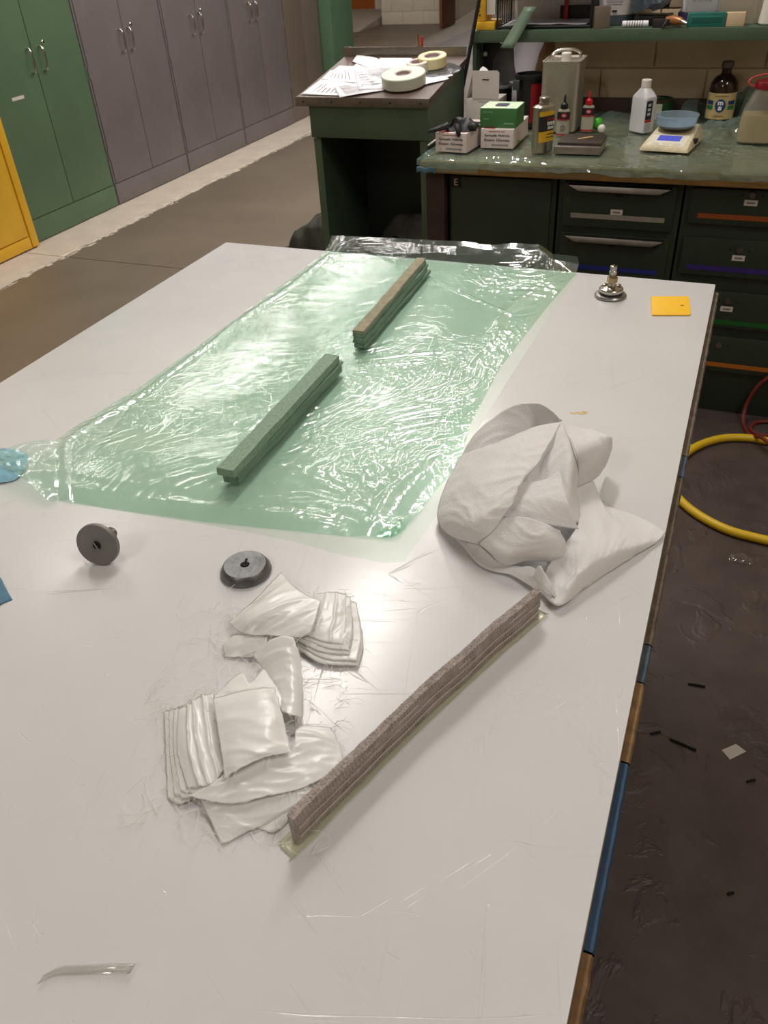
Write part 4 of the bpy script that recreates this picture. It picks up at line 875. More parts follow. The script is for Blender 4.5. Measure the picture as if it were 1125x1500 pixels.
for x in (-1.1, -.14):
    for y in (-.5, 1.62): box(x - .035, x + .035, y - .035, y + .035, 0, TZ - .0505, .003).build('leg', DWOOD, tb, world=True)
box(-1.13, -.1, -.53, -.49, .72, .838).box(-1.13, -.1, 1.6, 1.64, .72, .838).build('apron', DWOOD, tb, world=True)
box(-1.1, -.14, -.47, 1.58, .2, .225).build('lower_shelf', DWOOD, tb, world=True)

c0 = Vector((-0.1664, 1.1776, 0.8904))
for dx, dy, l in ((0, 0, .008), (-.012, -.004, .005), (.006, .006, .004)):
    MB().prism([(c0.x + dx + l * cos(a) * (1 + .3 * sin(3 * a)), c0.y + dy + l * .5 * sin(a)) for a in [2 * pi * k / 14 for k in range(14)]], TZ, TZ + .0005).build('glue_stain', mat('amber glue stain', (206, 180, 120), .4), tb, 'small amber glue stain', world=True)
# ---- green film on the table
left = [(-0.9553, 1.8882, 0.902), (-0.9404, 1.8386, 0.896), (-0.9296, 1.7824, 0.891), (-0.9319, 1.6217, 0.891), (-0.9418, 1.2469, 0.891), (-0.9528, 1.031, 0.891), (-0.9695, 0.8889, 0.893), (-0.959, 0.8234, 0.902), (-0.8927, 0.7493, 0.902), (-0.85, 0.6976, 0.891)]
right = [(-0.3078, 1.8534, 0.91), (-0.3015, 1.8433, 0.898), (-0.2985, 1.7919, 0.891), (-0.3181, 1.5852, 0.891), (-0.3369, 1.2942, 0.891), (-0.3291, 1.0923, 0.891), (-0.3093, 0.9654, 0.892), (-0.3209, 0.8976, 0.892), (-0.3257, 0.83, 0.892), (-0.3334, 0.7913, 0.891)]
near = [(-0.85, 0.6976, 0.891), (-0.7391, 0.7067, 0.891), (-0.6073, 0.7208, 0.891), (-0.5062, 0.7376, 0.891), (-0.4089, 0.7537, 0.891), (-0.3645, 0.7637, 0.891), (-0.3457, 0.7718, 0.892), (-0.3334, 0.7913, 0.891)]
far = [(-0.9553, 1.8882, 0.902), (-0.8177, 1.9024, 0.902), (-0.6727, 1.9134, 0.902), (-0.5303, 1.9133, 0.904), (-0.4135, 1.9227, 0.908), (-0.3661, 1.8586, 0.91), (-0.3078, 1.8534, 0.91)]
NU, NV = 300, 430
Lp, Rp, Np, Fp = polyline(left, NV), polyline(right, NV), polyline(near, NU), polyline(far, NU)
rows = []
for i in range(NV + 1):
    v = i / NV; r = []
    for j in range(NU + 1):
        u = j / NU
        p = Lp[i] * (1 - u) + Rp[i] * u + Fp[j] * (1 - v) + Np[j] * v - (Lp[0] * ((1 - u) * (1 - v)) + Rp[0] * (u * (1 - v)) + Lp[NV] * ((1 - u) * v) + Rp[NV] * (u * v))
        e = min(u, 1 - u, v, 1 - v); k = min(1, .35 + e * 18)
        h = crinkle(p.x, p.y) * k
        # long diagonal fold lines
        d1 = (p.x * .55 + p.y * .84 - 1.08); h += .0045 * math.exp(-(d1 / .005) ** 2) * max(0, min(1, (p.x + .95) * 4)) * max(0, min(1, (-.55 - p.x) * 5 + 1)) * (1 if p.y > 1.2 else 0)
        if u > .72: h += .006 * math.exp(-((u - .9 - .06 * noise.noise(V(v * 5, 0, 0))) / .025) ** 2) * min(1, v * 4) * (.5 + .5 * noise.noise(V(v * 9, 3, 0)))
        if u < .12: h += .004 * math.exp(-((u - .035 - .02 * noise.noise(V(v * 6, 2, 0))) / .012) ** 2)
        if v > .93: h += .004 * math.exp(-((v - .975) / .012) ** 2) * (.6 + .4 * sin(u * 21))
        if v < .1: h = h * (.25 + 7.5 * v) + (.1 - v) * 10 * .010 * noise.noise(V(u * 9, v * 6, 5)) * max(0, u - .25) * 1.5
        r.append(V(p.x, p.y, max(p.z + h, TZ + .0012)))
    rows.append(r)
film = tag(MB().grid(rows).build('plastic_film', FILM, loc=(-.65, 1.25, TZ), world=True, smooth=80), 'large crinkled green translucent plastic film spread on the white table', 'film')
mb = MB().patch([[(-0.9575, 0.8216, 0.902), (-0.978, 0.8108, 0.906), (-1.0034, 0.7841, 0.908), (-1.0409, 0.7541, 0.906)], [(-0.8893, 0.7489, 0.903), (-0.9099, 0.7346, 0.908), (-0.9521, 0.7349, 0.912), (-1.022, 0.7376, 0.912)], [(-0.8494, 0.6952, 0.894), (-0.8591, 0.6852, 0.9), (-0.9113, 0.7016, 0.914), (-1.0096, 0.7267, 0.916)]], 10, .003, 40)
mb.build('corner_flap', FILM, film, world=True)
cp = MB()
for a, b, c_ in (((-0.3528, 0.765, 0.893), (-0.3511, 0.7919, 0.904), (-0.3292, 0.7808, 0.894)), ((-0.3407, 0.7646, 0.894), (-0.3407, 0.799, 0.906), (-0.3277, 0.7924, 0.894)), ((-0.364, 0.7628, 0.893), (-0.3587, 0.7852, 0.9), (-0.3402, 0.7707, 0.893))):
    cp.patch([[a, Vector(a).lerp(Vector(b), .5), b], [Vector(a).lerp(Vector(c_), .5), (Vector(a) + Vector(b) + Vector(c_)) / 3 + V(0, 0, .004), Vector(b).lerp(Vector(c_), .4)], [c_, Vector(c_).lerp(Vector(b), .4), Vector(b).lerp(Vector(c_), .6)]], 5, .002, 90)
cp.build('corner_pleat', FILM, film, world=True)
u2 = [(-0.8492, 0.6965, 0.8906), (-0.605, 0.7171, 0.8906), (-0.4775, 0.7237, 0.8906), (-0.3927, 0.7183, 0.8906), (-0.3347, 0.7202, 0.8906), (-0.3086, 0.7319, 0.8906)]
r2_ = [(-0.3086, 0.7319, 0.8906), (-0.3037, 0.7969, 0.8906), (-0.2999, 0.8727, 0.8906), (-0.3134, 1.0865, 0.8906), (-0.3113, 1.2472, 0.8906), (-0.2942, 1.7941, 0.8906)]
far2 = [(-0.9198, 1.7859, 0.8906), (-0.2942, 1.7941, 0.8906)]; left2 = [(-0.9198, 1.7859, 0.8906), (-0.9334, 1.2335, 0.8906), (-0.9389, 1.0222, 0.8906), (-0.8492, 0.6965, 0.8906)]
A, B, CC, DD = polyline(left2, 60), polyline(list(reversed(r2_)), 60), polyline(far2, 40), polyline(u2, 40)
rows = [[A[i] * (1 - j / 40) + B[i] * (j / 40) + CC[j] * (1 - i / 60) + DD[j] * (i / 60) - (A[0] * ((1 - j / 40) * (1 - i / 60)) + B[0] * (j / 40 * (1 - i / 60)) + A[60] * ((1 - j / 40) * i / 60) + B[60] * (j / 40 * i / 60)) for j in range(41)] for i in range(61)]
tag(MB().grid(rows).build('release_film', FILM2, loc=(-.65, 1.2, TZ), world=True), 'paler clear film sheet peeking out under the green film', 'film')

# ---- laminate strips: two stacks
def strip(y0, y1, x0, x1, z0, z1, m, label, group, jit=.0015, skew=0):
    n = 60; mb = MB(); rows = []
    for k in range(n + 1):
        y = y0 + (y1 - y0) * k / n; j = jit * noise.noise(V(y * 14, z0 * 90, 0)); j2 = jit * noise.noise(V(y * 18, z0 * 90 + 5, 3)); dzv = .0006 * noise.noise(V(y * 22, z0 * 50, 9)); sk = skew * k / n; j += sk; j2 += sk
        rows.append([V(x0 + j, y, z0), V(x1 + j2, y, z0), V(x1 + j2 + .0005, y, z0 + (z1 - z0) * .5), V(x1 + j2 - .0006, y, z1 + dzv), V(x0 + j + .0006, y, z1 + dzv), V(x0 + j - .0005, y, z0 + (z1 - z0) * .5)])
    vs = [q for r in rows for q in r]; fs = []
    for k in range(n):
        for a in range(6): fs.append((k * 6 + a, k * 6 + (a + 1) % 6, (k + 1) * 6 + (a + 1) % 6, (k + 1) * 6 + a))
    fs += [tuple(range(5, -1, -1)), tuple(n * 6 + a for a in range(6))]
    mb.add(vs, fs)
    return tag(mb.build('laminate_strip', m, loc=((x0 + x1) / 2, (y0 + y1) / 2, z0), world=True), label, 'strip', group)
fz = TZ + .006
strip(.812, 1.194, -.630, -.6045, fz, fz + .0145, LAMS, 'dark green strip at the bottom of the near stack on the film', 'strips of the near stack', skew=-.004)
strip(.809, 1.198, -.626, -.602, fz + .0149, fz + .0195, LAMS, 'thin dark green middle strip of the near stack on the film', 'strips of the near stack', skew=-.004)
strip(.800, 1.191, -.629, -.6005, fz + .0203, fz + .0335, LAMF, 'speckled green top strip of the near stack on the film', 'strips of the near stack', skew=-.010)
zz = fz
for k, (h, lb) in enumerate(((.0075, 'bottom green strip of the far stack'), (.0065, 'second strip from below in the far stack'), (.006, 'middle green strip of the far stack'), (.0075, 'fourth strip from below in the far stack'), (.0055, 'brownish top strip of the far stack'))):
    dx = (.0012, -.001, .001, -.0006, .0)[k]
    strip(1.296 - dx, 1.705 + dx * 4, -.630 + dx, -.607 + dx, zz, zz + h, LAMB if k == 4 else LAMS, lb + ' near the film far edge', 'strips of the far stack', .0022, skew=-.012 - .002 * k); zz += h + .0005

# ---- ribbed woven bar on pale film
P0, P1 = Vector((-0.2562, 0.3268, 0.893)), Vector((-0.12, 0.6872, 0.893))
nrm_ = V(-(P1 - P0).y, (P1 - P0).x, 0).normalized(); P0 += nrm_ * .0042; P1 += nrm_ * .0042
P0.z = P1.z = TZ + .003
ax = (P1 - P0); Lb = ax.length; ang = math.atan2(ax.y, ax.x)
bt = thing('ribbed_bar', 'mauve-grey ribbed woven bar lying diagonally on the white table', 'bar', (P0.x, P0.y, TZ), ang)
NB = 1150; Wd, Hh = .0084, .040
prof = []
for k in range(9): prof.append((-Wd / 2, k / 8 * Hh, -1, 0))
for k in range(1, 14): prof.append((-Wd / 2 + Wd * k / 14, Hh, 0, 1))
for k in range(45): prof.append((-(-Wd / 2), Hh - k / 44 * Hh, 1, 0))
vs = []
for i in range(NB + 1):
    s = Lb * i / NB; bow = .005 * sin(pi * s / Lb) + .0015 * noise.noise(V(s * 18, 0, 3))
    hs = 1 + .04 * noise.noise(V(s * 12, 1, 0))
    for (y, z, ny_, nz_) in prof:
        d = 0
        if ny_:
            ph = s * 1500 + 4.2 * noise.noise(V(s * 60, z * 40, ny_)) + 1.6 * noise.noise(V(s * 25, z * 150, 7))
            dep = .0006 + .0011 * max(0, .5 + noise.noise(V(s * 38, z * 60, 21)))
            d += dep * (abs(sin(ph * .5)) ** .45 - 1) + .0004
            for zl, am in ((.0095, -.0024), (.0115, -.0012), (.021, .0006), (.0305, .0016), (.032, -.0008)):
                d += am * math.exp(-((z - zl - .0014 * noise.noise(V(s * 22, zl * 99, 2))) / .00085) ** 2)
            d += .0007 * noise.noise(V(s * 110, z * 160, 11 + ny_))
        else:
            ph = y * 3300 + 1.2 * noise.noise(V(s * 60, y * 300, 5)); d += .0009 * (abs(sin(ph * .5)) ** .5 - .6) + .0011 * noise.noise(V(s * 480, y * 700, 8))
        vs.append(V(s, y + ny_ * d + bow, z * hs + nz_ * d))
m_ = len(prof); fs = []
for i in range(NB):
    for k in range(m_ - 1): fs.append((i * m_ + k, i * m_ + k + 1, (i + 1) * m_ + k + 1, (i + 1) * m_ + k))
fs += [tuple(range(m_ - 1, -1, -1)), tuple(NB * m_ + k for k in range(m_))]
b_ = MB().add(vs, fs).build('bar', RIB, bt, smooth=60); b_.location = (0, 0, .003)
for zl, rr_ in ((.0305, .0007), (.0215, .0005), (.0085, .0006)):
    pts = []
    for i in range(121):
        s = .004 + (Lb - .006) * i / 120; bow = .005 * sin(pi * s / Lb) + .0015 * noise.noise(V(s * 18, 0, 3))
        pts.append((s, -Wd / 2 - .0004 + bow + .0005 * noise.noise(V(s * 60, zl * 99, 4)), .003 + zl + .0012 * noise.noise(V(s * 22, zl * 99, 2))))
    MB().tube(pts, rr_, 6).build('stitch_thread', mat('pale stitch thread', (202, 192, 184), .7), bt, 'pale lengthwise thread')
fbase = []
for i in range(61):
    s = -.012 + (Lb + .022) * i / 60; e = max(0, 1 - s / .02) if s < .02 else 0; bow = .005 * sin(pi * max(0, min(1, s / Lb)))
    fbase.append([V(s - e * .003, -.0105 - .0015 * noise.noise(V(s * 30, 1, 0)) + bow, .0035), V(s, -.0075 + bow, .0012), V(s, bow, .0008), V(s, .0075 + bow, .0012), V(s, .0105 + .002 * noise.noise(V(s * 30, 3, 0)) + bow, .0055)])
solid(MB().grid(fbase).build('base_film', PALEF, bt, 'pale yellow film under the bar'), .0008)

# ---- pucks, suction fitting, spreader
R_ = Matrix.Rotation(radians(0), 4, 'X')
t = thing('clamp_disc', 'grey metal disc lying flat near the white fabric pile', 'disc', (-0.4964, 0.6465, 0.89), .3)
tl = Matrix.Rotation(.0, 4, 'Y')
MB().lathe([(.028, .0008), (.0325, .0012), (.0335, .003), (.0335, .004), (.0288, .0125), (.0272, .0138), (.006, .0132), (.004, .010), (.003, .010)], 40).build('disc', ZINC, t)
MB().lathe([(.0005, .0105), (.0045, .0105), (.0045, .0138), (.0005, .0138)], 12).build('hole', GAP, t); box(-.0015, .0015, .003, .011, .0132, .0141).build('notch', GAP, t)
t = thing('clamp_disc', 'grey metal disc standing on edge with a threaded stem behind', 'disc', (-0.6932, 0.6036, 0.89), 0)
fdir = V(.218, -.945, .242).normalized()
Rm = fdir.to_track_quat('Z', 'Y').to_matrix().to_4x4(); cc = (0, 0, .0292)
MB().lathe([(.003, .002), (.005, .003), (.0285, .0035), (.0295, .002), (.0295, -.003), (.026, -.0075), (.012, -.008)], 40, cc, Rm).build('disc', mat('grey satin steel', (128, 126, 123), .5, .35, var=.1, vs=40), t)
MB().lathe([(.0005, .0032), (.0056, .0032), (.0054, .0042), (.0005, .0042)], 16, cc, Rm).build('hole', GAP, t)
sl = MB().box(-.0014, .0014, -.006, .006, .0046, .006); sl.v = [Rm @ Matrix.Rotation(.5, 4, 'Z') @ q + Vector(cc) for q in sl.v]; sl.build('screw_slot', STEEL, t)
sp = []
for k in range(15): sp.append((.0085 if k % 2 else .0072, -.009 - k * .0022))
MB().lathe([(.011, -.0082)] + sp, 20, cc, Rm).build('stem', ZINC, t)
t = thing('vacuum_fitting', 'shiny metal vacuum fitting standing upright at the table far right', 'fitting', (-0.2032, 1.6862, 0.89))
MB().lathe([(.03, .0005), (.0325, .0015), (.033, .004), (.031, .0065), (.025, .008), (.023, .008)], 40).build('base_ring', mat('grey ring', (150, 148, 146), .35, .9), t)
MB().lathe([(.024, .008), (.0235, .0095), (.0235, .0105), (.025, .0112)], 36).build('gasket', BLACK, t)
MB().lathe([(.0245, .0112), (.025, .0125), (.025, .0175), (.0235, .0195), (.012, .022), (.008, .0225)], 40).build('flange', NICKEL, t)
for k in range(3):
    a = 2 * pi * k / 3 + .6; MB().lathe([(.001, .0), (.0055, .0), (.0055, .003), (.0035, .0042), (.001, .0042)], 14, (.0165 * cos(a), .0165 * sin(a), .0203)).build('bolt', NICKEL, t)
MB().lathe([(.008, .0225), (.0075, .0285), (.0075, .03)], 24).build('neck', NICKEL, t)
MB().lathe([(.009, .03), (.0112, .0315), (.0112, .042), (.0095, .0435)], 6).build('hex_nut', BRASS, t)
MB().lathe([(.0085, .0435), (.0072, .0465), (.0072, .050), (.0082, .0505), (.0082, .055), (.0068, .0565), (.0068, .061), (.0074, .062), (.0074, .066), (.005, .0675), (.0045, .064)], 24).build('nipple', NICKEL, t)
pts = [Vector(p) for p in ((-0.1212, 1.6997, 0.89), (-0.0469, 1.7189, 0.89), (-0.0341, 1.6234, 0.89), (-0.1076, 1.6038, 0.89))]; cen = sum(pts, Vector()) / 4
t = thing('spreader', 'orange plastic spreader square near the table right corner', 'spreader', (cen.x, cen.y, TZ))
def rc(p, r=.006):
    out = []
    for i in range(4):
        a, b, c_ = p[i - 1], p[i], p[(i + 1) % 4]; d0 = (a - b).normalized(); d1 = (c_ - b).normalized()
        rr = r if i in (1, 2) else r * .3
        out += [b + d0 * rr, b + (d0 + d1) * rr * .28, b + d1 * rr]
    return [(q.x - cen.x, q.y - cen.y) for q in out]
MB().prism(rc(pts), .0006, .0032).bevel(.0006).build('blade', ORANGE, t)
MB().lathe([(.0005, .0033), (.003, .0033), (.003, .0036), (.0005, .0036)], 12, (.022, .004, 0), Matrix.Diagonal((1.2, .7, 1, 1))).build('hole', mat('hole shadow', (150, 96, 16), .6), t)
# clear tape scrap
pa = [Vector(p) for p in ((-0.399, 0.1493, 0.893), (-0.3907, 0.1595, 0.892), (-0.3731, 0.1676, 0.8915), (-0.3524, 0.1764, 0.892), (-0.3329, 0.1829, 0.894))]
rows = [[p + V(.0, -.004 + .004 * k, .0015 * (1 if k != 1 else .3)) for k in range(3)] for p in spline(pa, 5)]
solid(tag(MB().grid(rows).build('tape_scrap', CLEAR, loc=(-.36, .17, TZ), world=True), 'short curled scrap of clear tape near the table bottom left', 'tape'), .0004)
# blue gloves at the left edge
BLUE = mat('blue nitrile', (150, 194, 220), .5, var=.15, vs=30, bump=.1, bs=90)
tag(MB().patch([[(-1.063, 0.7421, 0.896), (-1.0416, 0.7746, 0.9), (-1.0031, 0.7801, 0.9), (-0.9853, 0.7841, 0.893)], [(-1.0285, 0.7094, 0.9), (-1.0071, 0.7401, 0.903), (-0.97, 0.7451, 0.902), (-0.963, 0.7533, 0.893)], [(-1.0077, 0.6848, 0.892), (-0.9748, 0.7016, 0.893), (-0.9545, 0.7198, 0.893), (-0.9566, 0.7366, 0.892)]], 8, .003, 60).build('nitrile_glove', BLUE, loc=(-0.9891, 0.7375, 0.89), world=True), 'light blue crumpled glove under the film flap at the left edge', 'gloves')
o = tag(MB().patch([[(-0.8458, 0.5237, 0.894), (-0.8166, 0.5307, 0.894), (-0.8026, 0.528, 0.893), (-0.7875, 0.5185, 0.891)], [(-0.8109, 0.4893, 0.895), (-0.788, 0.501, 0.894), (-0.779, 0.508, 0.893), (-0.7696, 0.508, 0.891)], [(-0.7926, 0.4696, 0.892), (-0.77, 0.4813, 0.892), (-0.7631, 0.4927, 0.891), (-0.7576, 0.5013, 0.891)]], 6, .001, 60).build('blue_cloth', mat('blue shop towel', (84, 124, 150), .8, var=.12, vs=60), loc=(-0.786, 0.5091, 0.89), world=True), 'corner of a blue towel on the table at the left edge', 'cloth'); solid(o, .001)

# ---- white felt cloth
cl = MB()
N6 = 9
def P(*rows):
    rr = [spline(r, N6 + 5) for r in rows]; cc = [spline(c, N6 + 5) for c in zip(*rr)]; g = [list(r) for r in zip(*cc)]
    M, K = len(g) - 1, len(g[0]) - 1; off = len(cl.v) * .013
    for i, r in enumerate(g):
        for j, q in enumerate(r):
            p = q + V(noise.noise(q * 9), noise.noise(q * 9 + V(4, 4, 4)), 0) * .03
            an = 1.2 * noise.noise(q * 5 + V(off, 0, 0)) + .6; s_, t_ = p.x * cos(an) + p.y * sin(an), -p.x * sin(an) + p.y * cos(an)
            n1 = noise.noise(V(s_ * 9, t_ * 26, off)); n2 = noise.noise(V(s_ * 18, t_ * 60, off + 3)); n3 = noise.noise(V(q.x * 22, q.y * 22, q.z * 22 + off))
            d = .0028 * (1 - abs(n1)) ** 4 + .0011 * (1 - abs(n2)) ** 4 + .0021 * n3 - .0014
            e = min(1, 5 * min(i, M - i, j, K - j) / max(1, min(M, K)))
            q += V(-.35, -.45, .82) * d * (.45 + .55 * e) + V(noise.noise(q * 60), noise.noise(q * 60 + V(2, 2, 2)), 0) * .0012 * (1 - e)
            q.z = max(q.z, TZ + .0014)
    cl.grid(g)
P([(-0.3051, 0.9655, 0.91), (-0.2884, 0.993, 0.94), (-0.2504, 1.0222, 0.97), (-0.2137, 1.0295, 0.98), (-0.1879, 1.0183, 0.98), (-0.1661, 0.996, 0.978)], [(-0.2839, 0.945, 0.91), (-0.2648, 0.9709, 0.93), (-0.2353, 1.0088, 0.945), (-0.2076, 1.0333, 0.95), (-0.1822, 1.028, 0.955), (-0.1665, 1.007, 0.965)], [(-0.2702, 0.9343, 0.91), (-0.2498, 0.9708, 0.915), (-0.2241, 1.0102, 0.92), (-0.198, 1.0301, 0.925), (-0.1807, 1.0434, 0.93), (-0.1691, 1.0337, 0.94)])
P([(-0.3005, 0.9507, 0.92), (-0.3008, 0.8668, 0.91), (-0.291, 0.8176, 0.902), (-0.2646, 0.7911, 0.9), (-0.2189, 0.7608, 0.92)], [(-0.2594, 0.9361, 0.952), (-0.2626, 0.8561, 0.945), (-0.2544, 0.8005, 0.94), (-0.2326, 0.7691, 0.938), (-0.2045, 0.7621, 0.937)], [(-0.2283, 0.9403, 0.97), (-0.227, 0.8561, 0.969), (-0.2237, 0.8103, 0.962), (-0.2107, 0.7817, 0.958), (-0.1944, 0.7745, 0.952)], [(-0.1943, 0.9607, 0.982), (-0.1914, 0.895, 0.982), (-0.1905, 0.8487, 0.979), (-0.1864, 0.8096, 0.976), (-0.1846, 0.7941, 0.968)], [(-0.163, 0.9733, 0.988), (-0.1678, 0.9115, 0.984), (-0.1722, 0.8731, 0.98), (-0.18, 0.8502, 0.977), (-0.185, 0.8353, 0.974)])
P([(-0.176, 0.9398, 0.982), (-0.163, 0.9733, 0.988), (-0.1615, 0.9755, 0.987), (-0.1618, 0.9839, 0.98)], [(-0.1787, 0.8964, 0.964), (-0.1543, 0.9088, 0.972), (-0.1357, 0.9149, 0.974), (-0.1322, 0.9404, 0.95)], [(-0.1849, 0.8595, 0.958), (-0.1595, 0.8757, 0.956), (-0.129, 0.8675, 0.958), (-0.1196, 0.8883, 0.935)], [(-0.1925, 0.8121, 0.935), (-0.1636, 0.822, 0.938), (-0.1247, 0.8123, 0.94), (-0.1046, 0.8474, 0.918)])
P([(-0.1857, 0.8426, 0.969), (-0.1601, 0.8556, 0.968), (-0.1425, 0.8702, 0.975)], [(-0.1906, 0.8114, 0.96), (-0.151, 0.8182, 0.962), (-0.1215, 0.8249, 0.964)], [(-0.1958, 0.7898, 0.947), (-0.1444, 0.7946, 0.945), (-0.1013, 0.8079, 0.938)])
P([(-0.164, 0.9852, 0.98), (-0.1399, 0.9999, 0.968), (-0.1203, 1.0135, 0.958), (-0.0999, 1.0192, 0.948)], [(-0.1332, 0.9233, 0.978), (-0.1198, 0.9518, 0.972), (-0.108, 0.9823, 0.966), (-0.0966, 1.0149, 0.95)], [(-0.1266, 0.9262, 0.95), (-0.1123, 0.9431, 0.95), (-0.0985, 0.9735, 0.945), (-0.0948, 1.018, 0.93)], [(-0.1276, 0.9215, 0.92), (-0.1181, 0.9362, 0.918), (-0.1073, 0.9628, 0.912), (-0.1003, 1.0118, 0.902)])
P([(-0.1957, 0.7827, 0.95), (-0.1695, 0.7888, 0.954), (-0.151, 0.7874, 0.954), (-0.1205, 0.7866, 0.946)], [(-0.2049, 0.7633, 0.936), (-0.1742, 0.7656, 0.942), (-0.1409, 0.7695, 0.943), (-0.1117, 0.7823, 0.932)], [(-0.2151, 0.7597, 0.924), (-0.1822, 0.7466, 0.924), (-0.1511, 0.7598, 0.924), (-0.1116, 0.7761, 0.916)], [(-0.21, 0.7708, 0.91), (-0.1793, 0.7516, 0.904), (-0.1529, 0.7678, 0.906), (-0.1147, 0.78, 0.902)])
P([(-0.1305, 0.9171, 0.92), (-0.1088, 0.9565, 0.91), (-0.09, 0.9192, 0.902), (-0.049, 0.9208, 0.894), (0.0006, 0.8917, 0.896)], [(-0.1075, 0.8471, 0.922), (-0.081, 0.8594, 0.916), (-0.0516, 0.8543, 0.91), (-0.0254, 0.8586, 0.902), (-0.0085, 0.8688, 0.894)], [(-0.1139, 0.7931, 0.922), (-0.0914, 0.7823, 0.922), (-0.0692, 0.7906, 0.918), (-0.0517, 0.8065, 0.91), (-0.0435, 0.815, 0.893)], [(-0.1269, 0.772, 0.904), (-0.1005, 0.7424, 0.908), (-0.0887, 0.746, 0.916), (-0.078, 0.7571, 0.902), (-0.0783, 0.7544, 0.893)], [(-0.13, 0.7292, 0.894), (-0.1135, 0.7111, 0.898), (-0.1, 0.7047, 0.9), (-0.0917, 0.7208, 0.896), (-0.0883, 0.738, 0.893)])
P([(-0.2208, 0.7705, 0.912), (-0.1846, 0.7551, 0.902), (-0.1465, 0.7607, 0.9), (-0.1211, 0.7446, 0.898), (-0.1116, 0.7292, 0.896)], [(-0.2397, 0.7842, 0.9), (-0.2012, 0.7541, 0.896), (-0.1613, 0.7502, 0.9), (-0.1271, 0.7326, 0.902), (-0.1077, 0.7181, 0.898)], [(-0.256, 0.794, 0.893), (-0.21, 0.7506, 0.893), (-0.171, 0.7447, 0.895), (-0.1338, 0.7269, 0.896), (-0.1047, 0.7098, 0.894)])
P([(-0.1402, 0.7414, 0.902), (-0.1326, 0.7389, 0.925), (-0.1145, 0.7224, 0.91)], [(-0.1381, 0.7412, 0.896), (-0.1233, 0.7217, 0.908), (-0.0996, 0.7118, 0.896)])
P([(-0.1091, 0.9594, 0.908), (-0.0996, 0.9301, 0.904), (-0.0858, 0.9273, 0.902)], [(-0.113, 0.9505, 0.906), (-0.1014, 0.9218, 0.9), (-0.0911, 0.9303, 0.894)])
solid(tag(cl.build('felt_cloth', BATTING, loc=(-0.1644, 0.8756, 0.89), world=True, smooth=80), 'crumpled white felt cloth heaped beside the green film', 'cloth'), .0022)

# ---- white glass fabric piles
def sheet(rows, label, group, n=8, amp=.0011, sc=60, th=.00035, fold=(), ang=.5):
    cen = sum((Vector(q) for r in rows for q in r), Vector()) / sum(len(r) for r in rows); cen.z = TZ
    n = 14
    rr = [spline(r, n) for r in rows]; cc = [spline(c, n) for c in zip(*rr)]; g = [list(r) for r in zip(*cc)]
    ca, sa = cos(ang), sin(ang); M, K = len(g) - 1, len(g[0]) - 1; off = sum(map(ord, label)) % 97
    for i, r in enumerate(g):
        for j, q in enumerate(r):
            u, v = j / K, i / M; e = min(1, 6 * min(u, 1 - u, v, 1 - v))
            p = V(q.x, q.y, off) + V(noise.noise(V(q.x * 18, q.y * 18, off)), noise.noise(V(q.x * 18, q.y * 18, off + 5)), 0) * .012
            s_, t_ = p.x * ca + p.y * sa, -p.x * sa + p.y * ca
            n1 = noise.noise(V(s_ * 14, t_ * 46, off)); n2 = noise.noise(V(s_ * 30, t_ * 110, off + 3)); n3 = noise.noise(V(q.x * 26, q.y * 26, off + 8))
            q.z += amp * (1.6 * (1 - abs(n1)) ** 4 + .7 * (1 - abs(n2)) ** 3 + .8 * n3) * (.35 + .65 * e)
            for (fu, fw, fh) in fold:
                q.z += fh * math.exp(-((u - fu - .05 * noise.noise(V(v * 4, fu * 9, off))) / fw) ** 2) * (.6 + .4 * noise.noise(V(v * 5, fu * 5, off + 2)))
            q.z = max(q.z, TZ + .0006)
            if e < .12: q.x += .0011 * noise.noise(V(q.x * 200, q.y * 200, 1)); q.y += .0011 * noise.noise(V(q.x * 200, q.y * 200, 7))
    for side in (g[0], g[-1], [r[0] for r in g], [r[-1] for r in g]):
        for k in range(0, len(side) - 1, 3):
            if random.random() < .45: FR.append((side[k].copy(), (side[k] - g[M // 2][K // 2]).normalized()))
    return solid(tag(MB().grid(g).build('glass_cloth', SATIN, loc=cen, world=True, smooth=80), label, 'fabric', group), th)
FR = []
GA, GB = 'upper pile of white glass cloth', 'lower pile of white glass cloth'
sheet([[(-0.4621, 0.5474, 0.902), (-0.431, 0.5338, 0.906), (-0.3968, 0.5413, 0.908), (-0.3647, 0.5479, 0.908)], [(-0.4536, 0.5633, 0.907), (-0.422, 0.5489, 0.918), (-0.3931, 0.5606, 0.912), (-0.3562, 0.5581, 0.912)], [(-0.4479, 0.5928, 0.906), (-0.4155, 0.5707, 0.92), (-0.3888, 0.5792, 0.915), (-0.359, 0.5785, 0.914)], [(-0.446, 0.6514, 0.9), (-0.4126, 0.6237, 0.91), (-0.3875, 0.6117, 0.912), (-0.368, 0.6094, 0.911)]], 'shiny white cloth folded on top of the upper pile', GA, amp=.0014, ang=1.0)
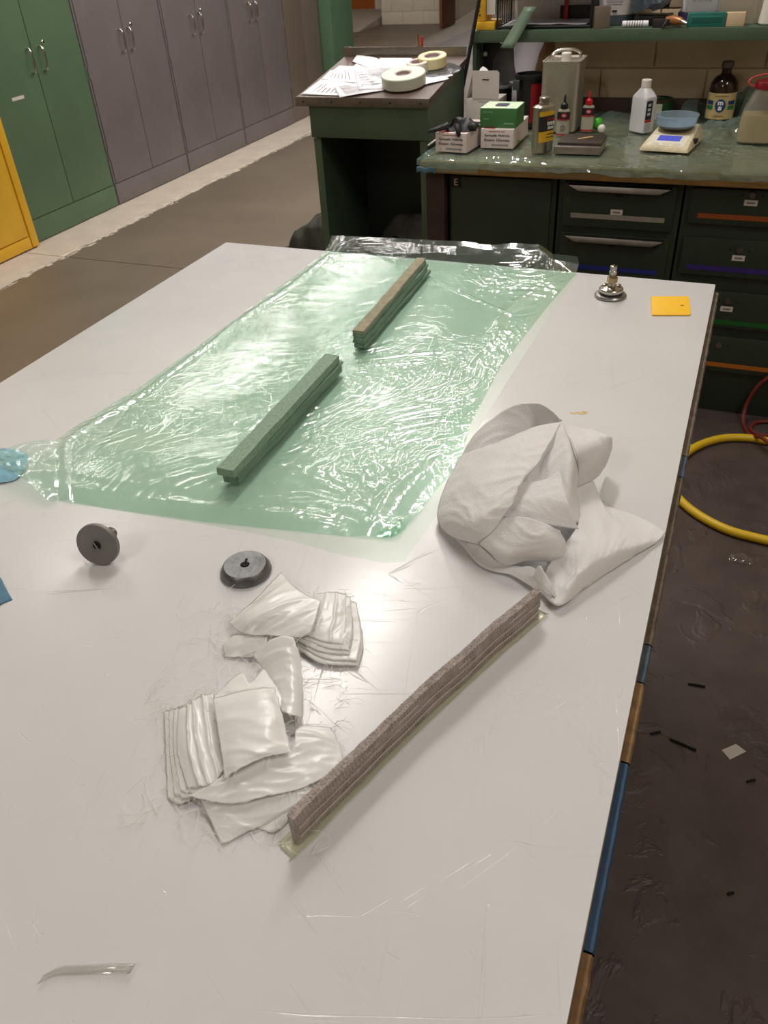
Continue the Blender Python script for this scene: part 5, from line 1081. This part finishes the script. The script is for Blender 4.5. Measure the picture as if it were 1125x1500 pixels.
for k in range(5):
    d = k * 5; hh = .012 - k * .0023; jx = (.0, .003, -.001, .004, .001)[k]
    sheet([[Vector((-0.3808, 0.6241, 0.894)) + V(0, 0, hh), Vector((-0.3626, 0.6329, 0.894)) + V(jx + .002 * k, 0, hh), Vector((-0.3471, 0.6355, 0.893)) + V(jx + .0035 * k, -.001 * k, hh)],
           [Vector((-0.3739, 0.5843, 0.896)) + V(0, -.002 * k, hh), Vector((-0.3461, 0.5867, 0.896)) + V(jx + .002 * k, -.002 * k, hh), Vector((-0.3259, 0.5885, 0.893)) + V(jx + .006 * k, -.002 * k, hh)],
           [Vector((-0.3708, 0.5577, 0.893)) + V(jx, -.004 * k, hh * .9), Vector((-0.3386, 0.5552, 0.893)) + V(jx + .002 * k, -.006 * k, hh * .9), Vector((-0.3159, 0.5584, 0.892)) + V(jx + .006 * k, -.004 * k, hh * .9)]],
          ('white cloth fold at the right of the upper pile, topmost of five', 'white cloth fold at the right of the upper pile, second from the top', 'white cloth fold at the right of the upper pile, middle of five', 'white cloth fold at the right of the upper pile, second from below', 'white cloth fold at the right of the upper pile, lowest of five')[k], GA, amp=.0009, ang=1.15, fold=((.3, .03, .002), (.62, .03, .0025)) if k == 0 else ())
sheet([[(-0.4523, 0.517, 0.896), (-0.441, 0.5311, 0.903), (-0.4031, 0.5388, 0.905)], [(-0.447, 0.5106, 0.894), (-0.4284, 0.5178, 0.899), (-0.3992, 0.527, 0.9)], [(-0.4423, 0.5052, 0.892), (-0.4147, 0.513, 0.894), (-0.3979, 0.5201, 0.895)]], 'white cloth layer at the lower left of the upper pile', GA)
sheet([[(-0.4064, 0.5093, 0.904), (-0.3935, 0.5272, 0.914), (-0.3805, 0.5365, 0.917), (-0.3669, 0.5389, 0.916)], [(-0.3887, 0.4997, 0.898), (-0.3726, 0.504, 0.905), (-0.3583, 0.5105, 0.909), (-0.351, 0.5203, 0.906)], [(-0.3634, 0.4776, 0.9), (-0.3492, 0.476, 0.905), (-0.3386, 0.48, 0.907), (-0.3324, 0.4877, 0.902)], [(-0.3351, 0.4473, 0.908), (-0.3258, 0.4451, 0.909), (-0.3186, 0.4474, 0.906), (-0.3149, 0.451, 0.9)]], 'sheer white cloth strip draped between the two piles', GB)
sheet([[(-0.4163, 0.4412, 0.904), (-0.4073, 0.4829, 0.902), (-0.3891, 0.473, 0.904), (-0.3878, 0.5002, 0.9)], [(-0.4033, 0.4325, 0.908), (-0.3872, 0.4549, 0.908), (-0.3746, 0.4623, 0.908), (-0.3472, 0.4679, 0.906)], [(-0.3912, 0.4197, 0.908), (-0.3754, 0.4348, 0.908), (-0.3602, 0.444, 0.908), (-0.3356, 0.4507, 0.906)]], 'white cloth corners showing behind the lower pile square', GB)
sheet([[(-0.4078, 0.4316, 0.916), (-0.3887, 0.4463, 0.918), (-0.3673, 0.4598, 0.918), (-0.3559, 0.4703, 0.912)], [(-0.3836, 0.4011, 0.917), (-0.3633, 0.4113, 0.921), (-0.3404, 0.4268, 0.921), (-0.3279, 0.4374, 0.916)], [(-0.3615, 0.3742, 0.917), (-0.3455, 0.3811, 0.921), (-0.3221, 0.3938, 0.921), (-0.304, 0.4068, 0.916)], [(-0.3468, 0.3538, 0.913), (-0.3357, 0.3638, 0.919), (-0.3192, 0.3838, 0.919), (-0.2981, 0.4013, 0.916)]], 'square white satin cloth on top of the lower pile', GB, amp=.0009, ang=.4)
for k in range(4):
    f = k * .003; s_ = k * 5
    sheet([[Vector((-0.4626, 0.4137, 0.893)) + V(.006 * k, .001 * k, f), Vector((-0.4507, 0.4241, 0.895)) + V(.005 * k, 0, f), Vector((-0.4372, 0.4359, 0.896)) + V(.002 * k, 0, f), Vector((-0.4182, 0.4449, 0.898)) + V(0, 0, f)],
           [Vector((-0.4319, 0.3718, 0.893)) + V(.0055 * k, 0, f), Vector((-0.4179, 0.3765, 0.898)) + V(.005 * k, 0, f), Vector((-0.4033, 0.3887, 0.896)) + V(.003 * k, 0, f), Vector((-0.3843, 0.4011, 0.898)) + V(0, 0, f)],
           [Vector((-0.3982, 0.3261, 0.892)) + V(.0055 * k, .004 * k, f), Vector((-0.3823, 0.3243, 0.894)) + V(.005 * k, .006 * k, f), Vector((-0.3696, 0.3385, 0.895)) + V(.004 * k, .004 * k, f), Vector((-0.3557, 0.3614, 0.896)) + V(0, .002 * k, f)]],
          ('lowest white cloth layer at the left of the lower pile', 'second white cloth layer from below, left of the lower pile', 'third white cloth layer from below, left of the lower pile', 'uppermost white cloth layer at the left of the lower pile')[k], GB, amp=.0008, ang=-1.1, fold=((.22 + .03 * k, .03, .0045), (.5, .035, .005), (.78, .04, .004)) if k == 3 else ())
sheet([[(-0.353, 0.3584, 0.908), (-0.3249, 0.3887, 0.91), (-0.3031, 0.4082, 0.906), (-0.3121, 0.4383, 0.902), (-0.2836, 0.4552, 0.894)], [(-0.3601, 0.3444, 0.906), (-0.3227, 0.3661, 0.906), (-0.2931, 0.3914, 0.904), (-0.2794, 0.4171, 0.899), (-0.266, 0.4389, 0.893)], [(-0.3765, 0.3302, 0.902), (-0.333, 0.3354, 0.904), (-0.2994, 0.357, 0.904), (-0.275, 0.3782, 0.9), (-0.2506, 0.4185, 0.893)]], 'white cloth sheet spread from the lower pile towards the ribbed bar', GB, 9, .0018, 50)
sheet([[(-0.3638, 0.333, 0.898), (-0.3357, 0.3387, 0.9), (-0.3031, 0.36, 0.9), (-0.2781, 0.3794, 0.898), (-0.2633, 0.3829, 0.895)], [(-0.3431, 0.318, 0.894), (-0.3219, 0.3268, 0.896), (-0.2953, 0.3449, 0.897), (-0.2784, 0.361, 0.896), (-0.2681, 0.3715, 0.893)], [(-0.3231, 0.3029, 0.8915), (-0.3102, 0.3182, 0.892), (-0.2966, 0.3329, 0.893), (-0.2838, 0.3496, 0.893), (-0.2712, 0.3687, 0.892)]], 'lowest white cloth sheet with its corner pointing to the near side', GB, 8, .0012, 50)
sheet([[(-0.3051, 0.3282, 0.892), (-0.2872, 0.3491, 0.893), (-0.27, 0.3724, 0.893)], [(-0.2951, 0.3296, 0.891), (-0.2824, 0.3328, 0.891), (-0.272, 0.3614, 0.891)]], 'small white cloth corner beside the end of the ribbed bar', GB, 6, .0006, 50)
th = MB()
for (cx, cy, n_, sp_) in ((-.467, .418, 12, .02), (-.40, .325, 10, .025), (-.475, .56, 10, .012), (-.42, .47, 10, .03), (-.345, .50, 8, .03), (-.29, .47, 9, .03), (-.33, .32, 6, .03), (-.46, .53, 6, .03), (-.30, .36, 6, .03)):
    for k in range(n_ + 6):
        x, y = cx + random.gauss(0, sp_), cy + random.gauss(0, sp_ * .6); a = random.uniform(0, 2 * pi); l = random.uniform(.015, .05); b = random.uniform(-1.2, 1.2)
        pts = [(x + l * (q / 4) * cos(a + b * q / 4), y + l * (q / 4) * sin(a + b * q / 4), TZ + .002 + .012 * random.random() * (q / 4)) for q in range(5)]
        th.tube(spline(pts, 2), .00022, 4)
for p, d in FR:
    l = random.uniform(.004, .013); sd = V(-d.y, d.x, 0) * random.gauss(0, .004)
    z1 = max(TZ + .0008, p.z - random.uniform(0, .004))
    th.tube([p, p + V(d.x, d.y, 0) * l * .6 + sd * .5, V(p.x + d.x * l + sd.x, p.y + d.y * l + sd.y, z1)], .0002, 4)
o = tag(th.build('loose_threads', mat('white thread', (236, 234, 226), .6), loc=(-.4, .45, TZ), world=True), 'loose white frayed threads around the glass cloth piles', 'thread'); o['kind'] = 'stuff'

# ------------------------------------------------------------------ floor at the right
hp = [(.34, 2.70, .018), (.27, 2.70, .018), (.2, 2.70, .018), (.12, 2.67, .018), (.05, 2.60, .018), (.0, 2.50, .018), (-.02, 2.40, .018), (-.01, 2.31, .018), (.03, 2.24, .018), (.09, 2.18, .018), (.17, 2.135, .018), (.25, 2.12, .018), (.34, 2.115, .018), (.45, 2.12, .018), (.6, 2.16, .018), (.7, 2.3, .018), (.7, 2.5, .018), (.6, 2.65, .018), (.45, 2.70, .018)]
tag(MB().tube([(a, b, .0142) for a, b, c in spline(hp + [hp[0]], 6)[:-1]], .0138, 14, closed=True).build('air_hose', RUBY, loc=(.3, 2.4, .0), world=True), 'thick yellow hose looped on the floor right of the table', 'hose')
rp = [(.5, 2.84, .012), (.4, 2.855, .25), (.31, 2.86, .2), (.25, 2.86, .19), (.205, 2.86, .13), (.185, 2.85, .05), (.19, 2.80, .012), (.215, 2.73, .012), (.25, 2.66, .045), (.3, 2.58, .042), (.36, 2.5, .012), (.45, 2.45, .012)]
tag(MB().tube(spline(rp, 8), .0065, 10).build('power_cord', CORD, loc=(.3, 2.8, 0), world=True), 'dark red cord running down the drawer unit to the floor', 'cord')
rp = [(.48, 2.85, .008), (.38, 2.858, .008), (.29, 2.855, .008), (.23, 2.83, .008), (.215, 2.775, .008), (.25, 2.745, .008), (.3, 2.77, .008), (.28, 2.815, .008), (.34, 2.84, .008), (.42, 2.8, .008)]
tag(MB().tube(spline(rp, 8), .0065, 10).build('power_cord', CORD, loc=(.3, 2.8, 0), world=True), 'coiled dark red cord on the floor beside the yellow hose', 'cord')
pts = [Vector(p) for p in ((0.2105, 1.307, 0.001), (0.2396, 1.3354, 0.001), (0.2621, 1.3217, 0.001), (0.2292, 1.2864, 0.001))]; cen = sum(pts, Vector()) / 4
tag(MB().prism([(p.x - cen.x, p.y - cen.y) for p in reversed(pts)], 0, .001).build('paper_scrap', mat('grey paper scrap', (190, 182, 172), .8), loc=(cen.x, cen.y, .0008)), 'small grey-white paper scrap on the dark floor', 'paper')
for p, s, lb in (((0.2181, 2.017, 0.001), .035, 'crumpled clear plastic scrap on the floor below the yellow hose'), ((0.0249, 2.5926, 0.001), .02, 'small white scrap beside the table edge by the yellow hose')):
    tag(MB().patch([[(-s, -s * .5, .001), (0, -s * .6, .006), (s, -s * .4, .001)], [(-s * .9, 0, .006), (0, 0, .016), (s * .8, 0, .005)], [(-s * .7, s * .6, .001), (0, s * .5, .005), (s * .7, s * .5, .001)]], 5, .006, 70).build('plastic_scrap', CLEAR if s > .03 else PAPER, loc=p), lb, 'scrap')
tw = MB()
for (x, y, a, l) in (((0.1409, 1.4839, 0)[0], (0.1409, 1.4839, 0)[1], .1, .02), ((0.1275, 1.2917, 0)[0], (0.1275, 1.2917, 0)[1], -.2, .03), ((0.0654, 1.3039, 0)[0], (0.0654, 1.3039, 0)[1], .6, .012), ((0.2753, 1.2437, 0)[0], (0.2753, 1.2437, 0)[1], .6, .01), ((0.2487, 0.9648, 0)[0], (0.2487, 0.9648, 0)[1], .6, .006)):
    tw.tube([(x - l * cos(a), y - l * sin(a), .003), (x, y, .004), (x + l * cos(a), y + l * sin(a), .003)], .003, 6)
o = tag(tw.build('floor_debris', GAP, loc=(.2, 1.4, 0), world=True), 'tiny dark crumbs scattered on the floor right of the table', 'debris'); o['kind'] = 'stuff'
